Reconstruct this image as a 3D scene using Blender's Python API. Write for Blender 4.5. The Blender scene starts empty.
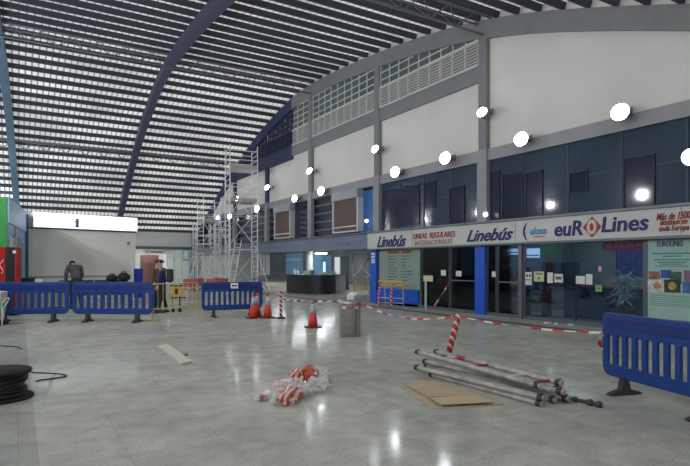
import bpy, bmesh, math, random
from mathutils import Vector, Matrix
random.seed(7)
S = bpy.context.scene
COL = S.collection
PI = math.pi
TH = math.radians(31.2); SN, CS = math.sin(TH), math.cos(TH)
FX, CX, HY, EYE = 540.0, 345.0, 264.0, 1.6
XW = 12.6                                     # plane of the long right wall

def at(px, py, d):
    """point at photo position px,py and depth d (metres)"""
    lat = (px-CX)/FX*d
    return Vector((lat*CS+d*SN, -lat*SN+d*CS, EYE+(HY-py)/FX*d))
def gp(px, py):
    d = FX*EYE/(py-HY); p = at(px, py, d); p.z = 0; return p
def wy(px, X=XW):
    """Y where the viewing direction px meets the plane X"""
    return X/math.tan(TH+math.atan((px-CX)/FX))
def wz(px, py, X=XW):
    Y = wy(px, X); d = X*SN+Y*CS
    return EYE+(HY-py)/FX*d

# ---------------------------------------------------------------- materials
MATS = {}
def mat(name, col, rough=.6, metal=0., noise=.0, nscale=6., emit=None, es=0., bump=0., trans=0., alpha=1., coat=0.):
    if name in MATS: return MATS[name]
    m = bpy.data.materials.new(name); m.use_nodes = True
    nt = m.node_tree; b = nt.nodes['Principled BSDF']
    c = (*col, 1)
    b.inputs['Base Color'].default_value = c
    b.inputs['Roughness'].default_value = rough
    b.inputs['Metallic'].default_value = metal
    b.inputs['Coat Weight'].default_value = coat
    if trans: b.inputs['Transmission Weight'].default_value = trans
    if alpha < 1: b.inputs['Alpha'].default_value = alpha
    if emit:
        b.inputs['Emission Color'].default_value = (*emit, 1); b.inputs['Emission Strength'].default_value = es
    if noise or bump:
        tc = nt.nodes.new('ShaderNodeTexCoord'); n = nt.nodes.new('ShaderNodeTexNoise')
        n.inputs['Scale'].default_value = nscale; n.inputs['Detail'].default_value = 5
        nt.links.new(tc.outputs['Object'], n.inputs['Vector'])
        if noise:
            r = nt.nodes.new('ShaderNodeMapRange')
            r.inputs['From Min'].default_value = .3; r.inputs['From Max'].default_value = .7
            r.inputs['To Min'].default_value = 1-noise; r.inputs['To Max'].default_value = 1+noise*.6
            nt.links.new(n.outputs['Fac'], r.inputs['Value'])
            v = nt.nodes.new('ShaderNodeVectorMath'); v.operation = 'SCALE'
            v.inputs[0].default_value = col
            nt.links.new(r.outputs['Result'], v.inputs['Scale'])
            nt.links.new(v.outputs[0], b.inputs['Base Color'])
        if bump:
            bp = nt.nodes.new('ShaderNodeBump'); bp.inputs['Strength'].default_value = bump
            bp.inputs['Distance'].default_value = .02
            nt.links.new(n.outputs['Fac'], bp.inputs['Height']); nt.links.new(bp.outputs[0], b.inputs['Normal'])
    MATS[name] = m
    return m

def floor_mat():
    m = bpy.data.materials.new('polished_terrazzo'); m.use_nodes = True; nt = m.node_tree; N = nt.nodes; L = nt.links
    b = N['Principled BSDF']; tc = N.new('ShaderNodeTexCoord')
    def noise(s, d=5, dist=0):
        n = N.new('ShaderNodeTexNoise'); n.inputs['Scale'].default_value = s; n.inputs['Detail'].default_value = d
        n.inputs['Distortion'].default_value = dist; L.new(tc.outputs['Object'], n.inputs['Vector']); return n
    def mix(a, c, fac, mode='MIX'):
        x = N.new('ShaderNodeMix'); x.data_type = 'RGBA'; x.blend_type = mode
        for i, v in ((0, fac), (6, a), (7, c)):
            if hasattr(v, 'links') or hasattr(v, 'is_linked'): L.new(v, x.inputs[i])
            else: x.inputs[i].default_value = v
        return x.outputs[2]
    n1 = noise(.55, 6, .6); n2 = noise(3.5, 6, .3); n3 = noise(42, 3); n4 = noise(1.3, 8, 1.2)
    r1 = N.new('ShaderNodeValToRGB'); L.new(n1.outputs['Fac'], r1.inputs[0])
    r1.color_ramp.elements[0].position = .3; r1.color_ramp.elements[0].color = (.40, .402, .36, 1)
    r1.color_ramp.elements[1].position = .72; r1.color_ramp.elements[1].color = (.54, .54, .485, 1)
    r2 = N.new('ShaderNodeValToRGB'); L.new(n2.outputs['Fac'], r2.inputs[0])
    r2.color_ramp.elements[0].position = .3; r2.color_ramp.elements[0].color = (.80, .80, .79, 1)
    r2.color_ramp.elements[1].position = .7; r2.color_ramp.elements[1].color = (1.08, 1.08, 1.07, 1)
    c = mix(r1.outputs[0], r2.outputs[0], 1.0, 'MULTIPLY')
    r3 = N.new('ShaderNodeValToRGB'); L.new(n3.outputs['Fac'], r3.inputs[0])
    r3.color_ramp.elements[0].position = .35; r3.color_ramp.elements[0].color = (.84, .84, .84, 1)
    r3.color_ramp.elements[1].position = .6; r3.color_ramp.elements[1].color = (1.03, 1.03, 1.03, 1)
    c = mix(c, r3.outputs[0], 1.0, 'MULTIPLY')
    # large square tiles with thin joints
    br = N.new('ShaderNodeTexBrick'); L.new(tc.outputs['Object'], br.inputs['Vector'])
    br.offset = 0; br.inputs['Scale'].default_value = 1.0
    br.inputs['Brick Width'].default_value = .8; br.inputs['Row Height'].default_value = .8
    br.inputs['Mortar Size'].default_value = .006; br.inputs['Mortar Smooth'].default_value = .4
    br.inputs['Color1'].default_value = (1, 1, 1, 1); br.inputs['Color2'].default_value = (.95, .95, .95, 1)
    br.inputs['Mortar'].default_value = (.82, .82, .82, 1)
    c = mix(c, br.outputs['Color'], 1.0, 'MULTIPLY')
    # dark tile strip by the shops and a wide darker band along the hall
    sp = N.new('ShaderNodeSeparateXYZ'); L.new(tc.outputs['Object'], sp.inputs[0])
    def band(x0, hw):
        a = N.new('ShaderNodeMath'); a.operation = 'SUBTRACT'; a.inputs[1].default_value = x0; L.new(sp.outputs[0], a.inputs[0])
        d = N.new('ShaderNodeMath'); d.operation = 'ABSOLUTE'; L.new(a.outputs[0], d.inputs[0])
        e = N.new('ShaderNodeMath'); e.operation = 'LESS_THAN'; e.inputs[1].default_value = hw; L.new(d.outputs[0], e.inputs[0])
        return e.outputs[0]
    c = mix(c, (.38, .40, .43, 1), band(11.45, .19), 'MULTIPLY')
    c = mix(c, (.80, .81, .83, 1), band(-1.45, 1.6), 'MULTIPLY')
    # scattered stains
    r4 = N.new('ShaderNodeValToRGB'); L.new(n4.outputs['Fac'], r4.inputs[0])
    r4.color_ramp.elements[0].position = .66; r4.color_ramp.elements[0].color = (1, 1, 1, 1)
    r4.color_ramp.elements[1].position = .78; r4.color_ramp.elements[1].color = (.72, .70, .66, 1)
    c = mix(c, r4.outputs[0], 1.0, 'MULTIPLY')
    L.new(c, b.inputs['Base Color'])
    rr = N.new('ShaderNodeMapRange'); L.new(n2.outputs['Fac'], rr.inputs[0])
    rr.inputs[1].default_value = .3; rr.inputs[2].default_value = .7; rr.inputs[3].default_value = .09; rr.inputs[4].default_value = .17
    L.new(rr.outputs[0], b.inputs['Roughness'])
    bp = N.new('ShaderNodeBump'); bp.inputs['Strength'].default_value = .05; bp.inputs['Distance'].default_value = .002
    n5 = noise(7, 3)
    L.new(n5.outputs['Fac'], bp.inputs['Height']); L.new(bp.outputs[0], b.inputs['Normal'])
    out = [n for n in N if n.type == 'OUTPUT_MATERIAL'][0]
    df = N.new('ShaderNodeBsdfDiffuse'); L.new(c, df.inputs[0]); L.new(bp.outputs[0], df.inputs['Normal'])
    gl = N.new('ShaderNodeBsdfGlossy'); gl.inputs[0].default_value = (.95,.98,1,1); L.new(rr.outputs[0], gl.inputs['Roughness']); L.new(bp.outputs[0], gl.inputs['Normal'])
    fr = N.new('ShaderNodeFresnel'); fr.inputs[0].default_value = 1.35
    mm = N.new('ShaderNodeMath'); mm.operation = 'MULTIPLY_ADD'; L.new(fr.outputs[0], mm.inputs[0]); mm.inputs[1].default_value = .22; mm.inputs[2].default_value = .045
    ms = N.new('ShaderNodeMixShader'); L.new(mm.outputs[0], ms.inputs[0]); L.new(df.outputs[0], ms.inputs[1]); L.new(gl.outputs[0], ms.inputs[2]); L.new(ms.outputs[0], out.inputs[0])
    return m

def glass_mat(name, tint, clear, rough=.03, dark=(.01, .014, .02)):
    """tinted pane: part clear, part dark body, glossy surface"""
    m = bpy.data.materials.new(name); m.use_nodes = True; nt = m.node_tree; N = nt.nodes; L = nt.links
    for n in list(N):
        if n.type != 'OUTPUT_MATERIAL': N.remove(n)
    out = [n for n in N if n.type == 'OUTPUT_MATERIAL'][0]
    tr = N.new('ShaderNodeBsdfTransparent'); tr.inputs[0].default_value = (*tint, 1)
    df = N.new('ShaderNodeBsdfDiffuse'); df.inputs[0].default_value = (*dark, 1)
    gl = N.new('ShaderNodeBsdfGlossy'); gl.inputs[0].default_value = (.9, .95, 1, 1); gl.inputs['Roughness'].default_value = rough
    m1 = N.new('ShaderNodeMixShader'); m1.inputs[0].default_value = clear
    L.new(df.outputs[0], m1.inputs[1]); L.new(tr.outputs[0], m1.inputs[2])
    fr = N.new('ShaderNodeFresnel'); fr.inputs[0].default_value = 1.5
    m2 = N.new('ShaderNodeMixShader'); L.new(fr.outputs[0], m2.inputs[0]); L.new(m1.outputs[0], m2.inputs[1]); L.new(gl.outputs[0], m2.inputs[2])
    L.new(m2.outputs[0], out.inputs[0]); MATS[name] = m
    return m

def stripe_mat(name, c1, c2, freq, axis=2, diag=0., rough=.45, seed_noise=0):
    """alternating bands c1/c2 along an object axis"""
    if name in MATS: return MATS[name]
    m = bpy.data.materials.new(name); m.use_nodes = True; nt = m.node_tree; N = nt.nodes; L = nt.links
    b = N['Principled BSDF']; tc = N.new('ShaderNodeTexCoord'); sp = N.new('ShaderNodeSeparateXYZ'); L.new(tc.outputs['Object'], sp.inputs[0])
    thr = seed_noise or .5
    a = N.new('ShaderNodeMath'); a.operation = 'MULTIPLY_ADD'; a.inputs[1].default_value = diag; L.new(sp.outputs[(axis+1) % 3], a.inputs[0]); L.new(sp.outputs[axis], a.inputs[2])
    f = N.new('ShaderNodeMath'); f.operation = 'MULTIPLY'; f.inputs[1].default_value = freq; L.new(a.outputs[0], f.inputs[0])
    r = N.new('ShaderNodeMath'); r.operation = 'FRACT'; L.new(f.outputs[0], r.inputs[0])
    g = N.new('ShaderNodeMath'); g.operation = 'GREATER_THAN'; g.inputs[1].default_value = thr; L.new(r.outputs[0], g.inputs[0])
    x = N.new('ShaderNodeMix'); x.data_type = 'RGBA'; x.inputs[6].default_value = (*c1, 1); x.inputs[7].default_value = (*c2, 1)
    L.new(g.outputs[0], x.inputs[0]); L.new(x.outputs[2], b.inputs['Base Color']); b.inputs['Roughness'].default_value = rough
    MATS[name] = m
    return m

M_floor = floor_mat()
M_white = mat('off_white_render', (.74, .73, .70), .8, noise=.05, nscale=.7)
M_grey = mat('grey_painted_concrete', (.235, .24, .25), .7, noise=.08, nscale=1.2)
M_pil = mat('pilaster_grey_paint', (.32, .325, .345), .7, noise=.07, nscale=1.5)
M_navy = mat('navy_primer_paint', (.030, .040, .120), .6, noise=.2, nscale=2)
M_steel_n = mat('navy_roof_steel', (.030, .033, .055), .6)
M_beam = mat('slate_blue_beam_paint', (.050, .060, .110), .5, noise=.1)
M_beam2 = mat('teal_blue_beam_paint', (.060, .115, .170), .5, noise=.1)
def sheet_mat():
    m = bpy.data.materials.new('translucent_roof_sheet'); m.use_nodes = True; nt = m.node_tree; N = nt.nodes; L = nt.links
    for n in list(N):
        if n.type != 'OUTPUT_MATERIAL': N.remove(n)
    out = [n for n in N if n.type == 'OUTPUT_MATERIAL'][0]
    tc = N.new('ShaderNodeTexCoord'); sp = N.new('ShaderNodeSeparateXYZ'); L.new(tc.outputs['Object'], sp.inputs[0])
    f = N.new('ShaderNodeMath'); f.operation = 'MULTIPLY'; f.inputs[1].default_value = 4.0; L.new(sp.outputs[0], f.inputs[0])
    r = N.new('ShaderNodeMath'); r.operation = 'FRACT'; L.new(f.outputs[0], r.inputs[0])
    g = N.new('ShaderNodeMath'); g.operation = 'LESS_THAN'; g.inputs[1].default_value = .27; L.new(r.outputs[0], g.inputs[0])
    no = N.new('ShaderNodeTexNoise'); no.inputs['Scale'].default_value = .35; no.inputs['Detail'].default_value = 3; L.new(tc.outputs['Object'], no.inputs['Vector'])
    rp = N.new('ShaderNodeValToRGB'); L.new(no.outputs['Fac'], rp.inputs[0])
    rp.color_ramp.elements[0].position = .35; rp.color_ramp.elements[0].color = (.58,.58,.57,1)
    rp.color_ramp.elements[1].position = .6; rp.color_ramp.elements[1].color = (.84,.84,.81,1)
    x = N.new('ShaderNodeMix'); x.data_type = 'RGBA'; L.new(g.outputs[0], x.inputs[0]); L.new(rp.outputs[0], x.inputs[6]); x.inputs[7].default_value = (.30,.30,.31,1)
    d = N.new('ShaderNodeBsdfDiffuse'); t = N.new('ShaderNodeBsdfTranslucent'); mx = N.new('ShaderNodeMixShader'); mx.inputs[0].default_value = .5  # translucency added so the sky outside brightens the roof
    L.new(x.outputs[2], d.inputs[0]); L.new(x.outputs[2], t.inputs[0]); L.new(d.outputs[0], mx.inputs[1]); L.new(t.outputs[0], mx.inputs[2]); L.new(mx.outputs[0], out.inputs[0])
    return m
M_sheet = sheet_mat()
M_alu = mat('galvanised_tube', (.50, .51, .52), .38, .75, noise=.15, nscale=20)
M_scaf = mat('scaffold_aluminium', (.80, .81, .82), .45, .15)
M_dark = mat('black_plastic', (.010, .010, .012), .55, noise=.2)
M_blue = mat('blue_barrier_plastic', (.010, .048, .230), .38, noise=.12, nscale=9)
M_foot = mat('dark_rubber_foot', (.035, .035, .037), .7)
M_red = mat('cone_red', (.62, .05, .03), .5, noise=.1)
M_wht = mat('white_plastic', (.72, .72, .70), .5)
M_refl = mat('grey_reflective_collar', (.46, .47, .52), .4)
M_yel = mat('pale_yellow_paint', (.60, .47, .20), .5, noise=.1)
M_yel2 = mat('yellow_plastic', (.80, .45, .02), .5)
M_lens = mat('lit_floodlight_lens', (1, 1, 1), .5, emit=(.93, .96, 1), es=12.)
M_lens2 = mat('bright_floodlight_lens', (1, 1, 1), .5, emit=(.95, .97, 1), es=420.)
M_lamp = mat('grey_lamp_housing', (.25, .26, .28), .4, .5)
M_inox = mat('brushed_steel', (.42, .42, .41), .32, .9, noise=.12, nscale=12)
M_card = mat('brown_cardboard', (.44, .35, .22), .85, noise=.08, nscale=5)
M_wood = mat('pale_board', (.58, .55, .48), .7, noise=.1, nscale=6)
M_upper = mat('blue_tinted_glazing', (.034, .060, .100), .05, noise=.25, nscale=.6, coat=.6)
M_upperd = mat('darker_glazing', (.018, .024, .055), .06)
M_frame = mat('anodised_frame', (.17, .18, .20), .4, .5)
M_sign = mat('cream_sign_panel', (.60, .61, .59), .45, noise=.04, nscale=2)
M_ink = mat('navy_lettering', (.012, .014, .13), .5)
M_ink2 = mat('dark_red_lettering', (.30, .02, .015), .5)
M_cyan = mat('light_blue_lettering', (.04, .30, .62), .5)
M_post = mat('bright_blue_post_paint', (.008, .10, .62), .4)
M_glass = glass_mat('shop_glass', (.72, .84, .92), .93)
M_paper = mat('white_paper', (.75, .76, .72), .8)
M_papery = mat('yellow_green_paper', (.62, .66, .36), .8)
M_teal = mat('pale_aqua_poster', (.36, .55, .50), .7, noise=.05)
M_list = mat('pale_sage_panel', (.27, .36, .31), .6, noise=.08, nscale=2)
M_shopw = mat('shop_inner_wall', (.24, .27, .28), .8, noise=.25, nscale=1.2)
M_brown = mat('brown_shutter', (.17, .115, .105), .6)
M_booth = mat('booth_grey_cladding', (.76, .75, .68), .75, noise=.06, nscale=.8)
M_green = mat('green_cladding', (.01, .28, .03), .5)
M_aqua = mat('light_blue_cladding', (.20, .42, .72), .5, noise=.2, nscale=.7)
M_skin = mat('skin', (.42, .25, .18), .6)
M_jack = mat('charcoal_jacket', (.085, .082, .085), .85, noise=.2)
M_trou = mat('dark_trousers', (.02, .022, .03), .85)
M_hair = mat('dark_hair', (.015, .012, .01), .7)

# ---------------------------------------------------------------- mesh helpers
def bx(bm, x0, y0, z0, x1, y1, z1, M=None):
    vs = [bm.verts.new(Vector(c) if M is None else M @ Vector(c)) for c in
          ((x0,y0,z0),(x1,y0,z0),(x1,y1,z0),(x0,y1,z0),(x0,y0,z1),(x1,y0,z1),(x1,y1,z1),(x0,y1,z1))]
    for f in ((0,3,2,1),(4,5,6,7),(0,1,5,4),(1,2,6,5),(2,3,7,6),(3,0,4,7)): bm.faces.new([vs[i] for i in f])
def tube(bm, pts, r, n=8, cap=True, radii=None):
    pts = [Vector(p) for p in pts]; rings = []
    up = None
    for i, p in enumerate(pts):
        t = (pts[min(i+1, len(pts)-1)]-pts[max(i-1, 0)])
        if t.length < 1e-9: t = Vector((0,0,1))
        t.normalize()
        if up is None:
            up = Vector((0,0,1)) if abs(t.z) < .9 else Vector((1,0,0))
        a = t.cross(up)
        if a.length < 1e-4: up = Vector((1,0,0)) if abs(t.x) < .9 else Vector((0,1,0)); a = t.cross(up)
        a.normalize(); b = t.cross(a)
        up = -b if False else up
        rr = radii[i] if radii else r
        rings.append([bm.verts.new(p+(a*math.cos(2*PI*k/n)+b*math.sin(2*PI*k/n))*rr) for k in range(n)])
    for i in range(len(rings)-1):
        for k in range(n):
            bm.faces.new([rings[i][k], rings[i][(k+1) % n], rings[i+1][(k+1) % n], rings[i+1][k]])
    if cap:
        bm.faces.new(rings[0][::-1]); bm.faces.new(rings[-1])
def lathe(bm, prof, n=24, M=None, smooth=True):
    rings = []
    for r, z in prof:
        rings.append([bm.verts.new((M or Matrix()) @ Vector((r*math.cos(2*PI*k/n), r*math.sin(2*PI*k/n), z))) for k in range(n)])
    for i in range(len(rings)-1):
        for k in range(n):
            f = bm.faces.new([rings[i][k], rings[i][(k+1) % n], rings[i+1][(k+1) % n], rings[i+1][k]]); f.smooth = smooth
    if prof[0][0] > 1e-4: bm.faces.new(rings[0][::-1])
    if prof[-1][0] > 1e-4: bm.faces.new(rings[-1])
def prism(bm, pts2, z0, z1, M=None):
    M = M or Matrix()
    a = [bm.verts.new(M @ Vector((x, y, z0))) for x, y in pts2]; b = [bm.verts.new(M @ Vector((x, y, z1))) for x, y in pts2]
    n = len(pts2); bm.faces.new(a[::-1]); bm.faces.new(b)
    for i in range(n): bm.faces.new([a[i], a[(i+1) % n], b[(i+1) % n], b[i]])
def B(): return bmesh.new()
def obj(name, bm, m, parent=None, smooth=False, bevel=0., fix=True):
    if fix: bmesh.ops.recalc_face_normals(bm, faces=bm.faces[:])
    me = bpy.data.meshes.new(name); bm.to_mesh(me); bm.free()
    if smooth:
        for p in me.polygons: p.use_smooth = True
    o = bpy.data.objects.new(name, me); me.materials.append(m); COL.objects.link(o)
    if parent: o.parent = parent
    if bevel:
        md = o.modifiers.new('bevel', 'BEVEL'); md.width = bevel; md.segments = 2; md.limit_method = 'ANGLE'
    return o
def box(name, m, x0, y0, z0, x1, y1, z1, parent=None, bevel=0.):
    b = B(); bx(b, min(x0,x1), min(y0,y1), min(z0,z1), max(x0,x1), max(y0,y1), max(z0,z1)); return obj(name, b, m, parent, bevel=bevel)
def tag(o, label, cat, group=None, kind=None):
    o['label'] = label; o['category'] = cat
    if group: o['group'] = group
    if kind: o['kind'] = kind
    return o
def thing(name, label, cat, loc=(0,0,0), rz=0, group=None):
    o = bpy.data.objects.new(name, None); COL.objects.link(o); o.location = loc; o.rotation_euler = (0,0,rz)
    o.empty_display_size = .2
    return tag(o, label, cat, group)
def st(o):
    o['kind'] = 'structure'; return o
def dup(root, loc=None, rz=None, label=None, group=None):
    r = root.copy(); COL.objects.link(r)
    if loc is not None: r.location = loc
    if rz is not None: r.rotation_euler = (0,0,rz)
    if label: r['label'] = label
    if group: r['group'] = group
    for ch in list(root.children):
        c = ch.copy(); COL.objects.link(c); c.parent = r
        for g in list(ch.children):
            d = g.copy(); COL.objects.link(d); d.parent = c
    return r
def facing(a, b):
    """rz so that local +X points from a to b"""
    return math.atan2(b[1]-a[1], b[0]-a[0])

# ---------------------------------------------------------------- roof profile
PROF = [(-5,3.0),(-2,4.05),(0,4.75),(3,6.0),(6.2,7.25),(8.3,8.03),(10.9,8.88),(13.9,9.57),(18.1,10.15),(23,10.5),(26.5,10.35),(31,9.4),(34.2,8.35),(37.8,6.95),(41,5.45),(44,3.85)]
def rz_(y):
    p = PROF
    if y <= p[0][0]: return p[0][1]
    for i in range(len(p)-1):
        if y <= p[i+1][0]:
            x0,y0 = p[i]; x1,y1 = p[i+1]; h = x1-x0; t = (y-x0)/h
            m0 = (y1-p[i-1][1])/(x1-p[i-1][0]) if i > 0 else (y1-y0)/h
            m1 = (p[i+2][1]-y0)/(p[i+2][0]-x0) if i+2 < len(p) else (y1-y0)/h
            return (2*t**3-3*t*t+1)*y0+(t**3-2*t*t+t)*h*m0+(-2*t**3+3*t*t)*y1+(t**3-t*t)*h*m1
    return p[-1][1]
def slope(y): return (rz_(y+.1)-rz_(y-.1))/.2
Y0, Y1, XL = -5.0, 44.0, -3.2

# ---------------------------------------------------------------- shell
floor = st(box('floor', M_floor, XL-.3, Y0-.3, -.12, 24.0, 54, 0))
wl = B()
ys = [Y0+(Y1-Y0)*i/70 for i in range(71)]
def wall_strip(bm, X0, X1, f0, f1, ylist):
    """solid between lower f0(y) and upper f1(y)"""
    vv = [[bm.verts.new((x, y, z)) for x in (X0, X1) for z in (f0(y), f1(y))] for y in ylist]
    for a, b in zip(vv, vv[1:]):
        for i, j in ((0,1),(1,3),(3,2),(2,0)): bm.faces.new([a[i], a[j], b[j], b[i]])
    bm.faces.new([vv[0][i] for i in (0,1,3,2)]); bm.faces.new([vv[-1][i] for i in (0,1,3,2)])
wall_strip(wl, XL-.2, XL, lambda y: 0, lambda y: rz_(y)+.25, ys)
M_lw = mat('left_wall_paint', (.50, .51, .50), .8, noise=.06, nscale=.6)
st(obj('wall_left', wl, M_lw))
st(box('wall_front', M_lw, XL-.2, Y0-.2, 0, XW+.2, Y0, 3.2))

# ceiling: corrugated sheet, purlins, arched beams, lattice trusses
def ceiling():
    bm = B(); prof = [(0,0),(.09,0),(.125,.05),(.215,.05)]
    xs = []
    x = XL-.1
    while x < XW+.1:
        for dx, dz in prof: xs.append((x+dx, dz))
        x += .25
    rows = []
    yl = [Y0+(Y1-Y0)*i/64 for i in range(65)]
    for y in yl:
        rows.append([bm.verts.new((xx, y, rz_(y)+.23+dz)) for xx, dz in xs])
    for a, b in zip(rows, rows[1:]):
        for i in range(len(xs)-1): bm.faces.new([a[i], a[i+1], b[i+1], b[i]])
    c = obj('ceiling', bm, M_sheet); st(c)
    # purlins: folded steel channels at equal arc spacing
    acc = 0; last = Y0; y = Y0; k = 0
    b0 = 0
    while y < Y1-.2:
        y += .02; s = math.hypot(.02, rz_(y)-rz_(y-.02)); acc += s
        if acc >= PSP:
            acc = 0; sl = slope(y); n = Vector((0, -sl, 1)).normalized(); t = Vector((0, 1, sl)).normalized()
            o = Vector((0, y, rz_(y)))
            bm = B(); Mx = Matrix(((1,0,0,0),(0,t.y,n.y,o.y),(0,t.z,n.z,o.z),(0,0,0,1)))
            bx(bm, XL, -.03, .03, XW-.05, .03, .22, Mx)
            bx(bm, XL, .03, .03, XW-.05, .085, .055, Mx)
            p = obj('purlin', bm, M_steel_n, c)
    return c
PSP = .80
ceil = ceiling()
SK = .035
def arch_beam(X, w, zt, zb, m, ya=Y0, yb=Y1-.1):
    bm = B(); vv = []
    n = 90
    for i in range(n+1):
        y = ya+(yb-ya)*i/n; z = rz_(y); sl = slope(y); nn = Vector((0,-sl,1)).normalized()
        vv.append([bm.verts.new(Vector((x, y, z))+nn*h) for x, h in ((X+SK*(y-25)-w,zt),(X+SK*(y-25)+w,zt),(X+SK*(y-25)+w,zb),(X+SK*(y-25)-w,zb))])
    for a, b in zip(vv, vv[1:]):
        for k in range(4): bm.faces.new([a[k], a[(k+1)%4], b[(k+1)%4], b[k]])
    bm.faces.new(vv[0]); bm.faces.new(vv[-1][::-1])
    return obj('arched_beam', bm, m, ceil)
arch_beam(5.68, .17, .0, -.42, M_beam)
arch_beam(-.62, .17, .0, -.42, M_beam2)
def truss(yc):
    bm = B(); z0 = rz_(yc)-.02; sp = .5; h = .42
    for dy, dz in ((-.28, 0), (.28, 0), (0, -h)): tube(bm, [(XL, yc+dy, z0+dz), (XW-.1, yc+dy, z0+dz)], .035, 6)
    x = XL
    while x+sp*2 < XW:
        for s in (-.28, .28):
            tube(bm, [(x, yc+s, z0), (x+sp, yc, z0-h)], .016, 5); tube(bm, [(x+sp, yc, z0-h), (x+2*sp, yc+s, z0)], .016, 5)
        tube(bm, [(x, yc-.28, z0), (x, yc+.28, z0)], .014, 5)
        x += 2*sp
    obj('lattice_truss', bm, mat('truss_steel', (.13, .135, .16), .5), ceil)
for yc in (12.2, 23.8, 34.3): truss(yc)

# ---------------------------------------------------------------- right wall (gable)
def strip(name, m, X0, X1, f0, f1, ya, yb, n=24, parent=None):
    bm = B(); wall_strip(bm, X0, X1, f0, f1, [ya+(yb-ya)*i/n for i in range(n+1)])
    return obj(name, bm, m, parent)
K = lambda v: (lambda y: v)
rim = lambda y: rz_(y)-.56
PY = [12.25, 18.1, 23.95, 29.5, 35.0, 40.5]          # pilaster centres
YB = 26.1                                             # paint changes to navy here
wr = B(); wall_strip(wr, XW, XW+.3, K(4.82), lambda y: rz_(y)+.25, [2.0+(Y1-2)*i/90 for i in range(91)])
bmesh.ops.delete  # wall body behind everything
wall_right = st(obj('wall_right', wr, M_white))
st(strip('wall_right', M_white, XW, XW+.3, K(2.9), lambda y: rz_(y)+.25, Y0, 2.0, 12))
# arched rim, beams, pilasters in relief
st(strip('trim_1', M_grey, XW-.14, XW-.001, rim, lambda y: rz_(y)+.02, Y0+.05, YB, 60))
st(strip('trim_2', M_navy, XW-.14, XW-.001, rim, lambda y: rz_(y)+.02, YB, Y1-.1, 40))
st(box('trim_3', M_pil, XW-.11, Y0+.05, 4.82, XW-.001, Y1-.1, 5.18))
st(box('trim_4', M_grey, XW-.11, PY[0]+.2, 7.37, XW-.001, YB, 7.9))
st(box('trim_5', M_navy, XW-.11, YB, 7.2, XW-.001, 37.5, 7.95))
for i, y in enumerate(PY):
    zt = rim(y)+.02 if y < YB else (7.25 if y < 36 else 5.2)
    st(box('trim_%d' % (6+i), M_pil, XW-.18, y-.2, 2.92, XW-.001, y+.2, 5.18))
    if zt > 5.5: st(box('trim_%d' % (30+i), M_grey if y < YB else M_navy, XW-.15, y-.17, 5.18, XW-.001, y+.17, min(zt, rim(y))))  # grey upper shafts are darker to paint in the shade above the beam
# upper glazing and white louvres per bay
M_wf = mat('white_window_frame', (.62, .63, .62), .5)
M_pane = mat('dark_green_pane', (.12, .16, .155), .25, noise=.2, nscale=.8)
M_pane2 = mat('night_pane', (.028, .042, .055), .25, noise=.3, nscale=.8)
M_lv = mat('white_louvre_blade', (.58, .58, .56), .55)
M_lvd = mat('grey_navy_louvre', (.035, .040, .075), .6)
M_void = mat('dark_reveal', (.05, .05, .055), .9)
def bay(ya, yb, n, navy=False):
    w = st(strip('window_%d' % n, M_pane2 if navy else M_pane, XW-.05, XW-.002, K(8.72), lambda y: rim(y)+.02, ya, yb, 12))
    fb = B(); fw = .022
    cols = max(3, round((yb-ya)/.62))
    for k in range(cols+1):
        y = ya+(yb-ya)*k/cols
        if rim(y) > 8.75: bx(fb, XW-.09, y-fw, 8.7, XW-.05, y+fw, rim(y))
    for z in (8.72, 9.0, 9.3, 9.6, 9.9, 10.2):
        yy = [ya+(yb-ya)*t/60 for t in range(61) if rim(ya+(yb-ya)*t/60) > z]
        if len(yy) > 1: bx(fb, XW-.085, yy[0], z-.02, XW-.05, yy[-1], z+.025)
    obj('window_frame', fb, M_navy if navy else M_wf, w)
    l = st(box('window_%d' % (n+1), M_void, XW-.03, ya, 7.9, XW-.002, yb, 8.7))
    lb = B(); z = 7.96
    while z < 8.66:
        Mx = Matrix.Translation((XW-.08, 0, z)) @ Matrix.Rotation(math.radians(-58), 4, 'Y')
        bx(lb, -.055, ya, -.007, .055, yb, .007, Mx); z += .10
    obj('louvre_blades', lb, M_lvd if navy else M_lv, l)
    lf = B()
    for k in range(cols+1):
        y = ya+(yb-ya)*k/cols; bx(lf, XW-.125, y-.028, 7.9, XW-.03, y+.028, 8.7)
    bx(lf, XW-.14, ya, 7.88, XW-.03, yb, 7.95); bx(lf, XW-.14, ya, 8.66, XW-.03, yb, 8.73)
    obj('louvre_frame', lf, M_navy if navy else M_wf, l)
bay(PY[0]+.2, PY[1]-.2, 1); bay(PY[1]+.2, PY[2]-.2, 3); bay(PY[2]+.2, YB, 5)
bay(YB, PY[3]-.15, 7, True); bay(PY[3]+.15, 33.4, 9, True)

# first-floor glazing strip
glz = st(box('window_11', M_upper, XW-.02, Y0+.05, 2.92, XW+.28, PY[1]-.2, 4.82))
M_pfr = mat('dark_pane_frame', (.028,.036,.065), .4)
def dark_panel(xa, xb, yt, yb_, X=XW):
    ya, yb2 = wy(xa), wy(xb); xm = (xa+xb)/2
    z1, z0 = wz(xm, yt), max(2.95, wz(xm, yb_))
    b = B(); bx(b, XW-.045, min(ya,yb2), z0, XW-.02, max(ya,yb2), z1); o = obj('dark_pane', b, M_upperd, glz)
    f = B(); a, c = min(ya,yb2), max(ya,yb2); t = .02
    for (p,q,r,s) in ((a-t,z0,a,z1+t),(c,z0,c+t,z1+t),(a-t,z1,c+t,z1+t)): bx(f, XW-.07, p, q, XW-.02, r, s)
    obj('pane_frame', f, M_pfr, o)
for a in ((626,655,157,207),(571,588,172,192),(527,543,172,216),(504,523,174,218),(451,465,187,224),(492.5,500,172,219),(426,436,182,208),(386,420,188,226)): dark_panel(*a)
mb = B()
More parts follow.
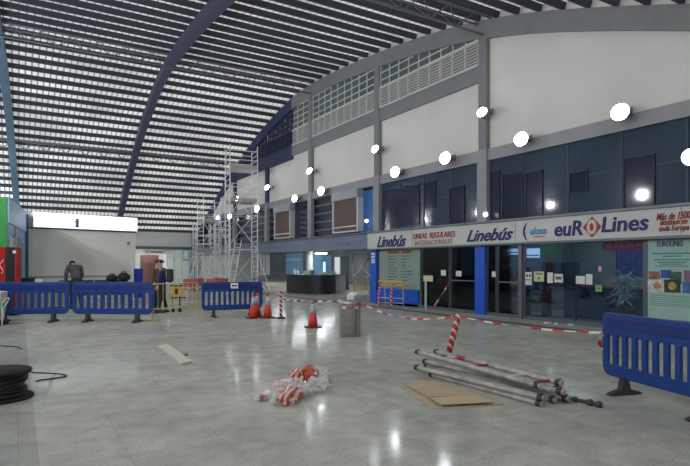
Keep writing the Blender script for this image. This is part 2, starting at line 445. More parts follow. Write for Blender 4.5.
for y in (PY[0]-1.5, PY[0]-3, PY[0]-4.5, PY[0]-6, PY[0]-7.5, PY[0]+1.5, PY[0]+3, PY[0]+4.4):
    bx(mb, XW-.04, y-.02, 2.92, XW-.015, y+.02, 4.82)
for z in (3.9,): bx(mb, XW-.035, Y0+.1, z-.012, XW-.015, PY[1]-.2, z+.012)
obj('mullion', mb, mat('dark_blue_mullion', (.04, .055, .09), .4), glz)
# bays 2..4 of the first floor: recessed glass with bands, shutters, a blue room
g2 = st(box('window_12', mat('deep_glazing', (.035, .05, .08), .2, noise=.4, nscale=1.1), XW+.12, PY[1]+.2, 2.92, XW+.28, Y1-.1, 4.82))
bb = B()
for z in (3.25, 3.65, 4.05, 4.45): bx(bb, XW+.05, PY[1]+.2, z-.05, XW+.12, PY[4]+2, z+.05)  # bars stand in for the bluish reflection striping the glass
obj('reflection_bar', bb, mat('blue_reflection_tone', (.09, .12, .17), .4), g2)
by0, by1 = wy(372.5), wy(360)
bl = st(box('window_13', mat('blue_painted_glass', (.02, .14, .42), .3, noise=.2), XW-.03, PY[1]+.2, 2.95, XW+.11, by1, 4.7))
def shutter(xa, xb, label):
    ya, yb = wy(xb, XW-.3), wy(xa, XW-.3)
    t = thing('roller_shutter_unit', label, 'shutter', (XW-.02, (ya+yb)/2, 2.98), 0, 'shutter units on the upper floor')
    w = (yb-ya)/2
    b = B()
    for s in (-1, 1): bx(b, -.3, s*w-.05, 0, 0, s*w+.05, 1.82)
    bx(b, -.3, -w, 0, 0, w, .07); bx(b, -.3, -w, .22, -.02, w, .28)
    obj('frame', b, M_wf, t, bevel=.008)
    obj_ = box('shutter_housing', mat('grey_housing', (.36,.37,.39), .6), -.34, -w-.06, 1.45, 0, w+.06, 1.82, t, .01)
    b = B(); z = .09
    while z < 1.44:
        bx(b, -.25, -w+.05, z, -.17, w-.05, z+.052); z += .065
    obj('slatted_curtain', b, M_brown, t)
shutter(333, 357.5, 'brown slatted shutter unit with white frame beside the blue-lit upper window')
shutter(274.5, 290, 'smaller brown slatted shutter unit farther away, beside a dark opening')
st(box('window_14', M_upperd, XW-.01, wy(309), 2.95, XW+.11, wy(291.5), 4.75))
# ledge above the signs
st(box('trim_20', M_frame, XW-.34, Y0+.1, 2.86, XW+.3, Y1-.2, 2.92))

# ---------------------------------------------------------------- shops on the right
YS0, YS1 = 1.5, 18.55
st(box('ceiling', M_shopw, XW+.1, YS0, 2.84, XW+4.5, Y1-.2, 2.86))
st(box('wall_shop_back', M_shopw, XW+4.2, YS0, 0, XW+4.4, YS1, 2.84))
st(box('wall_shop_far', M_shopw, XW+.12, YS1-.12, 0, XW+4.2, YS1-.0, 2.84))
st(box('wall_shop_near', M_shopw, XW+.0, YS0-.1, 0, XW+4.2, YS0, 2.84))
st(box('wall_right', M_lw, XW, Y0, 0, XW+.2, YS0-.1, 2.85))
st(box('wall_shop_middle', M_shopw, XW+.1, PY[0]-.06, 0, XW+4.2, PY[0]+.06, 2.84))
st(box('baseboard_right', M_frame, XW-.03, YS0, 0, XW+.05, YS1-.2, .10))

def glassbay(n, ya, yb, z0=.1, z1=2.22):
    w = st(box('window_%d' % n, M_glass, XW, ya, z0, XW+.012, yb, z1))
    b = B()
    for y in (ya, yb): bx(b, XW-.03, y-.03, z0, XW+.04, y+.03, z1)
    bx(b, XW-.03, ya, z1-.06, XW+.04, yb, z1)
    obj('window_frame', b, M_frame, w); return w
y372, y378, y421, y475, y477, y487 = wy(372.5), wy(378.5), wy(421), wy(475), wy(477), wy(487)
y497, y521 = wy(497), wy(521.5)
pst = tag(box('blue_post', M_post, XW-.12, y378, 0, XW+.1, y372, 2.165), 'bright blue corner post at the far end of the ticket offices', 'post', 'blue posts of the ticket offices')
for i, z in enumerate((2.02, 1.9, 1.78, 1.68)):
    b = B(); bx(b, XW-.128, y378+.08, z-.045, XW-.12, y372-.10, z+.035); obj('white_mark', b, M_paper, pst)
pst2 = tag(box('blue_post', M_post, XW-.10, y487, 0, XW+.1, y477, 2.165), 'bright blue post between the two glazed ticket office doors', 'post', 'blue posts of the ticket offices')
st(box('wall_dado', M_post, XW-.03, y421+.15, .0, XW+.05, y378, .64))
st(box('trim_21', M_frame, XW-.1, wy(524), 0, XW+.05, wy(520.5), 2.22))
glassbay(15, y421, y378, .64); glassbay(16, wy(450), y421-.02); glassbay(17, y477, wy(450)-.02)
glassbay(18, y497, y487); glassbay(19, y521+.05, y497-.02); glassbay(20, wy(645), y521-.12); glassbay(21, YS0+.2, wy(645)-.04)
# door bars
for n, (ya, yb, lab) in enumerate(((y477+.1, wy(450)-.1, 0), (y521+.1, y497-.1, 1))):
    b = B(); tube(b, [(XW-.05, ya, 1.05), (XW-.05, yb, 1.05)], .018, 8)
    for y in (ya, yb): tube(b, [(XW-.05, y, 1.05), (XW+.0, y, 1.05)], .014, 6)
    tag(obj('door_push_bar', b, M_inox), ('steel push bar across the glass left of the middle blue post', 'steel push bar across the glass right of the middle blue post')[n], 'door bar')

def wpaper(xa, ya, xb, yb, m, name, label, cat, X=XW-.012, th=.006, group=None):
    """flat sheet on the glass, corners given as photo positions"""
    Ya, Yb = wy(xb, X), wy(xa, X); xm = (xa+xb)/2
    z1, z0 = wz(xm, ya, X), wz(xm, yb, X)
    b = B(); bx(b, X-th, Ya, z0, X, Yb, z1)
    o = obj(name, b, m)
    tag(o, label, cat, group)
    return o, (Ya, Yb, z0, z1, X-th)
def bars(o, box_, rows, m, name, th=.002):
    Ya, Yb, z0, z1, X = box_
    b = B()
    for (u0, u1, v0, v1) in rows:      # u: 0 = left in view (far Y), v: 0 = top
        bx(b, X-th, Yb-(Yb-Ya)*u1, z1-(z1-z0)*v1, X, Yb-(Yb-Ya)*u0, z1-(z1-z0)*v0)
    return obj(name, b, m, o)
# large list panel
o, q = wpaper(379.5, 249.5, 420, 289, M_list, 'timetable_panel', 'pale green window panel with two columns of printed destinations', 'panel')
bars(o, q, [(.22,.52,.03,.10),(.56,.80,.03,.10)], mat('faded_red_print', (.34,.07,.05), .7), 'header_print')
rows = []
for i in range(9):
    v = .16+i*.075; rows += [(.22+random.uniform(0,.06), .36+random.uniform(0,.13), v, v+.022), (.56, .66+random.uniform(0,.18), v, v+.022)]
bars(o, q, rows, mat('faded_blue_print', (.07,.13,.18), .7), 'list_print')
PP = [(456,271,461.5,276.3,M_paper,'small white notice on the dark door glass left of the middle blue post'),
      (441,270,446,275.5,M_paper,'small white notice on the office glass beside the taped doorway'),
      (492,271.5,497,277,M_paper,'small pale notice on the glass just right of the middle blue post'),
      (525,272,532,279.5,M_paper,'white notice with dark marks, upper of the two at the steel mullion'),
      (525,280.2,532,285,M_paper,'plain white notice, lower of the two at the steel mullion'),
      (534,271.5,544,281.5,M_papery,'yellowish square notice on the large ticket office window'),
      (547.5,272.5,553,283,M_paper,'tall white notice right of the yellowish square notice'),
      (554.5,274,563,282.5,M_paper,'wide white notice with a grey printed block on the large window'),
      (576,276,585,284,M_paper,'white notice, left of the adjoining pair in the middle of the large window'),
      (586,274,592.5,284.5,M_paper,'white notice, right of the adjoining pair in the middle of the large window'),
      (595.5,285.5,602,291.5,mat('green_paper',(.25,.55,.22),.7),'bright green square sticker low on the large window'),
      (598.5,266,601.5,271.5,mat('pinkish_paper',(.7,.5,.45),.7),'tiny pinkish sticker above the green square sticker')]
M_print = mat('grey_print', (.12,.13,.13), .8)
for i, (a,b_,c,d,m,lab) in enumerate(PP):
    o, q = wpaper(a,b_,c,d,m,'window_notice',lab,'notice', group='notices taped to the shop glass')
    if i == 3: bars(o, q, [(.2,.45,.3,.7),(.6,.85,.3,.7)], M_print, 'dark_mark')
    if i == 5: bars(o, q, [(.2,.8,.15,.3),(.4,.6,.55,.8)], M_print, 'dark_mark')
    if i == 7: bars(o, q, [(.15,.85,.3,.65)], M_print, 'grey_block')
    if i == 10: bars(o, q, [(.3,.7,.35,.65)], mat('dark_green_ink',(.02,.2,.03),.7), 'dark_mark')
# green card on a stand at the doorway
o, q = wpaper(423.5,275.5,433,281.5,M_papery,'yellow_card','yellow-green card sign at the taped doorway','sign', X=XW-.06)
b = B(); bx(b, XW-.06, wy(426.5,XW-.06), 0, XW-.03, wy(424.5,XW-.06), 1.05); obj('post', b, mat('pale_green_post',(.35,.5,.42),.5), o)
# red banner inside
o, q = wpaper(603,241,645,250,mat('deep_red_banner',(.70,.03,.06),.6),'red_banner','dark red banner with pink lettering hanging inside the large window','banner', X=XW+.3)
bars(o, q, [(.06,.22,.25,.75),(.3,.36,.2,.8),(.4,.5,.3,.75),(.55,.75,.25,.75),(.8,.94,.25,.75)], mat('magenta_print',(.75,.12,.25),.6), 'pink_print')
# aqua travel poster
o, q = wpaper(648,239.5,699,320,M_teal,'travel_poster','large pale aqua travel poster with photographs, at the end of the large window','poster')
POST, PQ = o, q
bars(o, q, [(.08,.9,.165,.18),(.3,.68,.20,.213),(.12,.86,.245,.258),(.2,.78,.275,.288),(.25,.7,.30,.312),(.15,.8,.325,.335)], mat('teal_print',(.05,.22,.25),.7), 'text_line')
bars(o, q, [(.05,.92,.70+.025*i,.707+.025*i) for i in range(6)], mat('pale_print',(.12,.28,.26),.7), 'small_text_line')
for i, (u0,u1,v0,v1,c) in enumerate(((.02,.25,.40,.52,(.35,.13,.10)),(.27,.48,.38,.48,(.03,.09,.38)),(.45,.68,.40,.55,(.06,.12,.10)),(.72,1,.38,.52,(.30,.16,.30)),(.0,.42,.50,.66,(.62,.68,.66)),(.70,1,.52,.66,(.07,.16,.42)),(.34,.66,.5,.66,(.03,.05,.03)))):
    bars(o, q, [(u0,u1,v0,v1)], mat('photo_tone_%d'%i, c, .6, noise=.5, nscale=9), 'photograph', th=.003+.0006*i)
def disc(bm, y, z, r, X, th, n=24, k=1.):
    lathe(bm, [(r,0),(r,th)], n, Matrix.Translation((X,y,z)) @ Matrix.Rotation(-PI/2,4,'Y') @ Matrix.Diagonal((k,1,1,1)))
Ya,Yb,z0,z1,XX = q
b = B(); disc(b, Yb-(Yb-Ya)*.5, z1-(z1-z0)*.58, .14, XX, .010); obj('round_photograph', b, mat('dark_ring',(.02,.03,.02),.5), o)
b = B(); disc(b, Yb-(Yb-Ya)*.5, z1-(z1-z0)*.58, .09, XX, .014); obj('round_photograph', b, mat('straw_disc',(.45,.36,.12),.6,noise=.4,nscale=14), o)
b = B(); disc(b, Yb-(Yb-Ya)*.2, z1-(z1-z0)*.58, .09, XX, .012, k=.8); obj('orange_arch_picture', b, mat('ochre_print',(.50,.25,.07),.6,noise=.3,nscale=12), o)

# ---------------------------------------------------------------- lettering
def text_mesh(body, shear=0., off=0., name='lettering', sp=1.):
    c = bpy.data.curves.new(name, 'FONT'); c.body = body; c.shear = shear; c.offset = off; c.extrude = .01; c.space_character = sp
    c.resolution_u = 3
    o = bpy.data.objects.new(name, c); COL.objects.link(o)
    dg = bpy.context.evaluated_depsgraph_get(); me = bpy.data.meshes.new_from_object(o.evaluated_get(dg))
    bpy.data.objects.remove(o); bpy.data.curves.remove(c)
    xs = [v.co.x for v in me.vertices]; yl = [v.co.y for v in me.vertices]
    x0, x1, y0, y1 = min(xs), max(xs), min(yl), max(yl)
    for v in me.vertices: v.co.x = (v.co.x-x0)/(x1-x0); v.co.y = (v.co.y-y0)/(y1-y0)
    me.materials.clear()
    return me
def wall_text(body, xa, xb, yt, yb, m, parent, shear=0., off=0., X=None, name='lettering', zt=None, zb=None, sp=1.):
    """letters on the wall plane spanning photo xa..xb; yt,yb heights measured at the middle"""
    X = X if X is not None else XS
    Ya, Yb = wy(xa, X), wy(xb, X); xm = (xa+xb)/2
    z1 = wz(xm, yt, X) if zt is None else zt; z0 = wz(xm, yb, X) if zb is None else zb
    me = text_mesh(body, shear, off, name, sp)
    R = Matrix(((0,0,-1,X),(-(Ya-Yb),0,0,Ya),(0,(z1-z0),0,z0),(0,0,0,1)))
    me.transform(R); me.materials.append(m)
    o = bpy.data.objects.new(name, me); COL.objects.link(o); o.parent = parent
    return o
XS = XW-.30
sign = tag(box('shop_sign', M_sign, XW-.29, YS0, 2.22, XW-.02, YS1, 2.85, bevel=.01), 'long cream sign fascia with bus company names over the ticket offices', 'sign')
st(box('trim_22', M_frame, XW-.295, YS0, 2.17, XW-.0, YS1, 2.215))
for px in (412, 515, 681):
    y = wy(px, XS); b = B(); bx(b, XS, y-.008, 2.24, XS+.015, y+.008, 2.84); obj('panel_joint', b, mat('joint_grey',(.35,.34,.32),.6), sign)
wall_text('Linebús', 377, 406, 235.5, 247, M_ink, sign, .45, .024)
wall_text('LINEAS  REGULARES', 413.5, 455, 232.3, 238, M_ink2, sign, .0, .008)
wall_text('INTERNACIONALES', 415, 452, 239.6, 244.8, mat('faded_grey_red',(.42,.25,.23),.6), sign, .0, .006)
wall_text('Linebús', 466.5, 513, 228.5, 241, M_ink, sign, .45, .024)
wall_text('(', 523, 527, 223.5, 240, M_ink, sign, 0, 0)
wall_text('alosa', 530, 546.5, 227, 234.5, M_cyan, sign, .2, .015)
b = B(); bx(b, XS-.006, wy(545,XS), wz(538,237.2,XS), XS, wy(533,XS), wz(538,236,XS)); obj('red_underline', b, mat('small_red',(.55,.12,.1),.6), sign)
wall_text('euR', 554.5, 583, 221, 236, M_ink, sign, .12, .022)
wall_text('Lines', 601.5, 648.5, 215.2, 231.5, M_ink, sign, .12, .022)
yc = wy(592, XS); zc = wz(592, 227, XS)
b = B(); hw = abs(wy(583,XS)-wy(601.5,XS))/2; hh = .26
prism(b, [(-hw,0),(0,-hh),(hw,0),(0,hh)], 0, .012, Matrix(((0,0,-1,XS),(-1,0,0,yc),(0,1,0,zc),(0,0,0,1)))); obj('diamond', b, mat('brick_red',(.33,.035,.02),.5), sign)
b = B()
Mx = Matrix(((0,0,-1,XS-.012),(-1,0,0,yc),(0,1,0,zc),(0,0,0,1)))
ro, ri = [], []
for k in range(28):
    a = 2*PI*k/28; ro.append(b.verts.new(Mx@Vector((.135*math.cos(a), .185*math.sin(a), .006)))); ri.append(b.verts.new(Mx@Vector((.055*math.cos(a), .10*math.sin(a), .006))))
for k in range(28): b.faces.new([ro[k], ro[(k+1)%28], ri[(k+1)%28], ri[k]])
obj('letter_o', b, mat('pink_white',(.72,.52,.48),.5), sign)
wall_text('Más de 1500', 656.5, 691, 212, 219.5, M_ink2, sign, .3, .012)
wall_text('destinos en', 660, 687.5, 218.6, 224.6, M_ink2, sign, .3, .012)
wall_text('toda Europa', 659, 689, 225, 232.5, M_ink2, sign, .3, .012)
wall_text('EUROLINES', 657, 683, 241, 246.5, M_ink, POST, .1, .01, X=PQ[4]-.001)
# blank bluish fascia over the recess
sg2 = tag(box('blue_fascia', mat('dusky_blue_fascia', (.17, .21, .30), .3, noise=.15, nscale=.9), XW-.24, YS1+.1, 2.24, XW-.02, Y1-.3, 2.85, bevel=.01), 'dusky blue sign fascia over the open information hall', 'sign')
wall_text('INFORMACION', 336, 362, 241, 246, mat('faint_fascia_print',(.24,.28,.40),.5), sg2, 0, .006, X=XW-.245)
wall_text('TAQUILLAS', 268, 292, 248.2, 251.4, MATS['faint_fascia_print'], sg2, 0, .006, X=XW-.245)

# ---------------------------------------------------------------- shop interiors
def interior():
    # long dark counter with a red edge
    t = thing('ticket_counter', 'long dark blue ticket counter with a red-brown edge behind the large window', 'counter', (XW+1.6, 0, 0))
    ya, yb = 6.0, 10.6
    box('body', mat('dark_blue_counter',(.03,.05,.13),.4), 0, ya, 0, .6, yb, .92, t)
    box('counter_top', mat('red_brown_edge',(.55,.22,.15),.5), -.06, ya-.05, .92, .66, yb+.05, .99, t)
    # glowing panels that paint in sign reflections on the shop glass
    M_lit = mat('painted_reflection_glow', (.8,.85,1), .5, emit=(.62,.74,1.), es=.30)
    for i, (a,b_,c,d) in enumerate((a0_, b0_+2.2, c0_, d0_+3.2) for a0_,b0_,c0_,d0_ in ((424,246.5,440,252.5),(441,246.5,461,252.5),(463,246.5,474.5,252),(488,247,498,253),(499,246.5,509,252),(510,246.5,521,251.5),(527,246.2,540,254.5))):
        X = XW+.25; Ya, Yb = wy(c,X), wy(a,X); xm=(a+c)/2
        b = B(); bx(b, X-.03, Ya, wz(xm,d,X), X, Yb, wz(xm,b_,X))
        o = obj('reflection_panel', b, M_lit)
        tag(o, ('painted reflection strip at the far left of the office glass','longest painted reflection strip over the taped doorway','short painted reflection strip left of the middle blue post','short painted reflection strip right of the middle blue post','painted reflection strip over the middle of the right-hand office door','painted reflection strip touching the steel mullion','square painted reflection just right of the steel mullion')[i], 'painted reflection', 'painted sign reflections behind the ticket office glass')
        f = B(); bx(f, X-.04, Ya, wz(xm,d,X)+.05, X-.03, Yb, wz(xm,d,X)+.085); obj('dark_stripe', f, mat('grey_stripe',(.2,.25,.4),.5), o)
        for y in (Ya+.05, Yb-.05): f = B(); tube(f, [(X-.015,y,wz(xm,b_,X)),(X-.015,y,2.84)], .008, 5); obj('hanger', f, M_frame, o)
    # desks with monitors in the left office
    for i, y in enumerate((13.4, 14.7, 15.9)):
        t = thing('office_desk', ('dark office desk nearest the middle blue post','dark office desk in the middle of the left office','dark office desk farthest inside the left office')[i], 'desk', (XW+1.6, y, 0), 0, 'desks of the left office')
        box('desk_top', M_brown, -.35, -.55, .72, .35, .55, .76, t)
        for sy in (-1,1): box('leg_panel', M_dark, -.33, sy*.5-.02, 0, .33, sy*.5+.02, .72, t)
        m = thing('monitor', ('purple screen on the desk nearest the middle blue post','purple screen on the middle desk of the left office','red and purple screen on the far desk of the left office')[i], 'monitor', (XW+1.6, y, .76), 0, 'monitors in the left office')
        box('stand', M_dark, -.08, -.1, 0, .08, .1, .02, m); box('neck', M_dark, -.015, -.03, .02, .015, .03, .15, m)
        box('screen', mat('purple_screen_%d'%i, (.05,.03,.12), .3, emit=((.22,.06,.30),(.05,.05,.40),(.45,.12,.18))[i], es=.35), -.02, -.28, .13, .02, .28, .50, m)
    # posters on the shop back wall
    for i, (y, z, w, h, c, lab) in enumerate(((14.9,1.35,.5,.35,(.30,.07,.14),'crimson poster on the back wall of the left office'),(13.5,1.4,.45,.4,(.07,.07,.33),'indigo poster on the back wall of the left office'),
        (9.6,1.7,.9,.45,(.05,.08,.35),'dark framed board on the back wall of the large office'),(8.0,1.5,.6,.55,(.55,.36,.17),'brown wall map on the back wall of the large office'),(6.2,1.5,.9,.5,(.10,.20,.55),'blue poster on the back wall of the large office'))):
        X = XW+4.19; t = tag(box('wall_poster', mat('poster_tone_%d'%i, c, .6, noise=.6, nscale=4), X-.015, y-w, z-h, X, y+w, z+h), lab, 'poster')
        b = B()
        for (p,q_,r,s) in ((y-w-.04,z-h-.04,y+w+.04,z-h),(y-w-.04,z+h,y+w+.04,z+h+.04),(y-w-.04,z-h,y-w,z+h),(y+w,z-h,y+w+.04,z+h)): bx(b, X-.03,p,q_,X,r,s)
        obj('poster_frame', b, M_dark, t)
    # framed dark screen seen through glass
    o,_ = wpaper(543,262,580,287,mat('dark_board',(.02,.03,.035),.3),'notice_board','dark framed notice board standing inside the large window behind the notices','notice board', X=XW+.5, th=.04)
    Ya,Yb,z0,z1,X = _
    bars(o,_,[(0,1,0,.06),(0,1,.94,1),(0,.04,0,1),(.96,1,0,1)],mat('board_frame',(.07,.08,.08),.4),'board_frame',th=.02)
    b = B()
    for y in (Ya+.1,Yb-.1): bx(b,X+.005,y-.02,0,X+.035,y+.02,z0)
    obj('leg', b, M_dark, o)
    # tall brown cut-out of a map shape: rounded leaning board
    c = at(592,264,13.4)
    # leafy plant behind glass
    pc = Vector((XW+.68, wy(625, XW+.68), 0))
    t = thing('potted_plant', 'pale grey-green spiky potted plant behind the large window beside the aqua poster', 'plant', pc)
    b = B(); lathe(b, [(.16,0),(.22,.42),(.24,.45),(.20,.45),(.19,.40)], 20); obj('pot', b, mat('pot_grey',(.12,.12,.12),.6), t, fix=True)
    b = B(); tube(b, [(0,0,.4),(.02,.02,.8),(0,.03,1.1)], .025, 6); obj('stem', b, mat('stem_brown',(.12,.08,.05),.8), t)
    b = B()
    for k in range(150):
        a = random.uniform(0,2*PI); h = random.uniform(.62,1.25); L = random.uniform(.3,.6); ti = random.uniform(-.4,.9)
        d = Vector((math.cos(a)*math.cos(ti), math.sin(a)*math.cos(ti), math.sin(ti)))
        s = Vector((-math.sin(a), math.cos(a), 0)); o_ = Vector((0,0.02,h)); w = random.uniform(.018,.036)
        p = [o_, o_+d*L*.5+Vector((0,0,.05)), o_+d*L+Vector((0,0,-.12*L))]
        q0=[b.verts.new(p[0]-s*w*.5), b.verts.new(p[0]+s*w*.5)]; q1=[b.verts.new(p[1]-s*w), b.verts.new(p[1]+s*w)]; q2=b.verts.new(p[2])
        b.faces.new([q0[0],q0[1],q1[1],q1[0]]); b.faces.new([q1[0],q1[1],q2])
    obj('leaves', b, mat('pale_leaf',(.72,.82,.84),.5,noise=.3), t, fix=False)
    # inner blue table by the green panel
    t = thing('leaflet_rack', 'dark leaflet rack standing inside the right-hand office door', 'rack', (XW+1.2, (y497+y521)/2, 0))
    for z in (.4,.8,1.2): box('shelf', M_dark, -.2,-.4,z,.2,.4,z+.03, t)
    for sy in (-1,1): box('side_panel', M_dark, -.2, sy*.4-.02, 0, .2, sy*.4+.02, 1.5, t)
    for k in range(4):
        lb = box('leaflet_bundle', mat('leaflet_%d'%(k%2), ((.3,.32,.3),(.25,.1,.1))[k%2], .7), -.1,-.34+k*.17,.83,.08,-.22+k*.17,1.02)
        lb.location = (XW+1.2, (y497+y521)/2, 0)
        tag(lb, 'bundle of leaflets on the rack inside the right-hand office door', 'leaflets', 'leaflets on the dark rack')
interior()
#SHOP FILL LAMPS
o = tag(box('glass_side_panel', mat('green_grey_panel',(.12,.19,.19),.3), XW+.05, y497+.02, .1, XW+.08, y487-.02, 2.2), 'green-grey panel standing right behind the middle blue post', 'panel')

# ---------------------------------------------------------------- floodlights
def floodlight(loc, aim, label, r=.2, group='floodlights along the gable wall'):
    t = thing('floodlight', label, 'lamp', loc, 0, group)
    a = Vector(aim).normalized(); q = Vector((0,0,1)).rotation_difference(a).to_matrix().to_4x4()
    b = B(); lathe(b, [(.05,-.30),(.09,-.28),(.10,-.16),(r*.75,-.08),(r+.02,-.01),(r+.02,.0)], 20, q); obj('housing', b, M_lamp, t)
    b = B(); lathe(b, [(r,.002),(r*.85,.03),(r*.5,.055),(.001,.065)], 20, q); obj('lens', b, M_lens if loc[0] > 5 else M_lens2, t)
    b = B(); wx = (XW-.12 if loc[0] > 5 else XL)-loc[0]
    tube(b, [tuple(a*-.25), (wx, 0, .05)], .025, 6); bx(b, min(wx,wx-(.02 if wx>0 else -.02)), -.08, -.05, max(wx,wx-(.02 if wx>0 else -.02)), .08, .15); obj('bracket', b, M_lamp, t)
    return t
FL = [(620,112,.20),(521,139,.20),(445,158,.2),(395,172,.2),(321,191,.2),(294.5,198.5,.18),(256.7,208.7,.2),(229.6,216.3,.2),(218,218.6,.2)]
names_low = ['largest and nearest floodlight on the lower grey beam, above the wide dark glazing','floodlight on the lower beam just right of the nearest pilaster','floodlight on the lower beam midway between the two nearest pilasters','floodlight on the lower beam just right of the second pilaster','floodlight on the lower beam over the larger shutter unit','floodlight on the lower beam over the smaller shutter unit','floodlight on the lower beam at the edge of the tall scaffold','floodlight on the lower beam seen low through the tall scaffold','farthest floodlight on the lower beam, between the two scaffolds']
for (px,py,r), lab in zip(FL, names_low):
    X = XW-.5; floodlight((X, wy(px,X), wz(px,py,X)), (-.9,-.25,.10), lab, r)
for (px,py), lab in zip(((482,112),(375,149),(309.5,171),(267,187.5),(237,199)), ['floodlight high on the nearest grey pilaster','floodlight high on the second grey pilaster','floodlight high on the third grey pilaster','floodlight high on the fourth pilaster beneath the navy band','floodlight high on the pilaster behind the tall scaffold']):
    X = XW-.5; floodlight((X, wy(px,X), wz(px,py,X)), (-.8,-.25,.3), lab, .16)
X = XW-.5; floodlight((X, wy(691,X), wz(691,157,X)), (-.9,-.3,-.3), 'floodlight low on the dark glazing at the very end of the wall in view', .17)
for i, y in enumerate((-1.4, 4.6, 10.3, 16.0, 21.7, 27.6, 33.4, 39.0)):  # row read from glazing reflections, with unseen lamps added to light the hall
    floodlight((XL+.55, y, 5.2 if y > 0 else 3.4), (.85,.42,.20) if y < 30 else (.5,.85,-.02), 'unseen floodlight on the wall opposite the ticket offices', .13, 'unseen floodlights on the opposite wall')
# small round lamps on the pilasters just above the signs
for px, py, lab in ((485.5,214.5,'small round lamp at the foot of the nearest pilaster above the cream sign'),(366.5,221,'small round lamp just above the start of the cream sign')):
    X = XW-.3; p = Vector((X, wy(px,X), 0)); p.z = wz(px,py,X)
    t = thing('small_lamp', lab, 'lamp', p)
    b = B(); bmesh.ops.create_uvsphere(b, u_segments=16, v_segments=10, radius=.075); obj('globe', b, mat('glowing_globe',(1,1,1),.4,emit=(1,1,1),es=1.2), t, smooth=True)
    b = B(); tube(b, [(0,0,-.02),(.12,0,-.12),(.12,0,2.93-p.z)], .018, 6); obj('bracket', b, M_lamp, t)
# ---------------------------------------------------------------- back of the hall
bw = B(); wall_strip(bw, XL, 12.05, K(2.75), lambda y: rz_(44)+.3, [44.0, 44.25])
M_lint = mat('pale_lintel_paint', (.72,.73,.71), .8, noise=.06)
st(obj('wall_back', bw, M_lint))
st(box('wall_back', M_booth, XL, 44, 0, 7.2, 44.25, 2.75)); st(box('wall_back', M_pil, 12.05, 44, 0, 12.9, 44.4, 4.15))
st(box('trim_23', M_frame, 7.2, 43.93, 2.75, 12.05, 44.3, 2.98))
M_bright = mat('bright_hall_wall', (.62,.64,.60), .8, noise=.05)
st(box('wall_far', M_bright, 0, 53.6, 0, 23.6, 53.8, 4.2)); st(box('ceiling', M_bright, 3, 44.4, 3.3, 24, 53.8, 3.4))
st(box('wall_far', M_bright, 3, 44.4, 0, 3.2, 53.6, 3.3))
st(box('wall_recess', mat('recess_wall',(.20,.225,.26),.7,noise=.3,nscale=.5), 22.4, YS1, 0, 22.6, 53.6, 3.3))
st(box('wall_recess', MATS['recess_wall'], 16.9, YS1-.2, 0, 22.4, YS1, 2.84))
st(box('ceiling', M_shopw, XW+4.5, YS1, 2.84, 22.6, 44.4, 2.9))
M_tube = mat('lit_tube', (1,1,1), .5, emit=(.92,.97,1), es=45.)
def tubelight(x, y, z, lab, L=1.2, rz=0.):
    t = thing('fluorescent_lamp', lab, 'lamp', (x,y,z), rz, 'fluorescent lamps on the hall ceilings')
    box('housing', M_wht, -L/2-.04, -.09, 0, L/2+.04, .09, .06, t)
    b = B(); 
    for s in (-.045,.045): tube(b, [(-L/2, s, -.02), (L/2, s, -.02)], .018, 8)
    obj('tube_pair', b, M_tube, t)
for x, y in ((9,46.0),(12,46.8),(8.5,48.5),(11,50.5),(15,48)): tubelight(x, y, 3.24, 'fluorescent lamp in the bright back hall seen through the opening', 1.5)
for x, y, in ((15.3,30.5),(17,24.5),(15.5,37.5),(19,33),(18.5,41)): tubelight(x, y, 2.78, 'added fluorescent fill lamp under the ceiling behind the information desk', 1.4, .2)  # unseen lamps added to lift the light in the open hall
M_tube_fill = mat('shop_fill_tube', (1,1,1), .5, emit=(.85,.93,1), es=16.)  # tubes added to brighten the shop interiors
for x, y, in ((14.4,4.5),(14.6,7.6),(14.6,10.4),(14.4,14.2),(14.4,17.0)):
    M_sv = M_tube; M_tube = M_tube_fill; tubelight(x, y, 2.78, 'added fluorescent fill lamp under the ceiling of the ticket offices', 1.0, PI/2); M_tube = M_sv
# fittings seen through the back opening
o = tag(box('brown_partition', mat('maroon_partition',(.13,.05,.04),.6,noise=.15), *at(140.5,281,44.5)[:2], 0, at(161,281,44.5)[0], at(140.5,281,44.5)[1]+.12, 2.35), 'tall maroon partition standing just behind the wide back opening', 'partition')
p0, p1 = at(139,254,44.3), at(163,249,44.3)
o = tag(box('hanging_banner', M_paper, p0.x, 44.42, 2.42, p1.x, 44.5, 2.72), 'white banner with a red stripe hanging in the back opening', 'banner')
box('red_stripe', mat('small_red',(.55,.12,.1),.6), p0.x+.5, 44.40, 2.5, p1.x-.3, 44.419, 2.58, o)
g = st(box('window_22', glass_mat('pale_glass',(.9,.95,.93),.95), at(163,0,44.4).x, 44.30, .1, 12.05, 44.32, 2.75))
b = B()
for px in (163,171,180,188): x = at(px,0,44.4).x; bx(b, x-.03, 44.27, 0, x+.03, 44.36, 2.75)
bx(b, at(163,0,44.4).x, 44.27, 2.05, 12.05, 44.36, 2.12); obj('window_frame', b, M_wf, g)
st(box('wall_far', mat('grey_blue_panel',(.16,.2,.26),.6), at(182,0,49).x, 49, 1.9, at(195,0,49).x, 49.1, 3.3))
tag(box('blue_cabinet', mat('strong_blue_paint',(.01,.035,.42),.5), *at(133.5,0,25.5)[:2], 0, at(146.5,0,25.5)[0]-.1, at(133.5,0,25.5)[1]+.45, 1.38, bevel=.02), 'bright blue cabinet standing at the right end of the grey booth', 'cabinet')
tag(box('white_post', M_wht, *at(131.5,0,25.0)[:2], 0, at(131.5,0,25.0)[0]+.10, at(131.5,0,25.0)[1]+.1, 1.75), 'slim white post beside the bright blue cabinet', 'post')
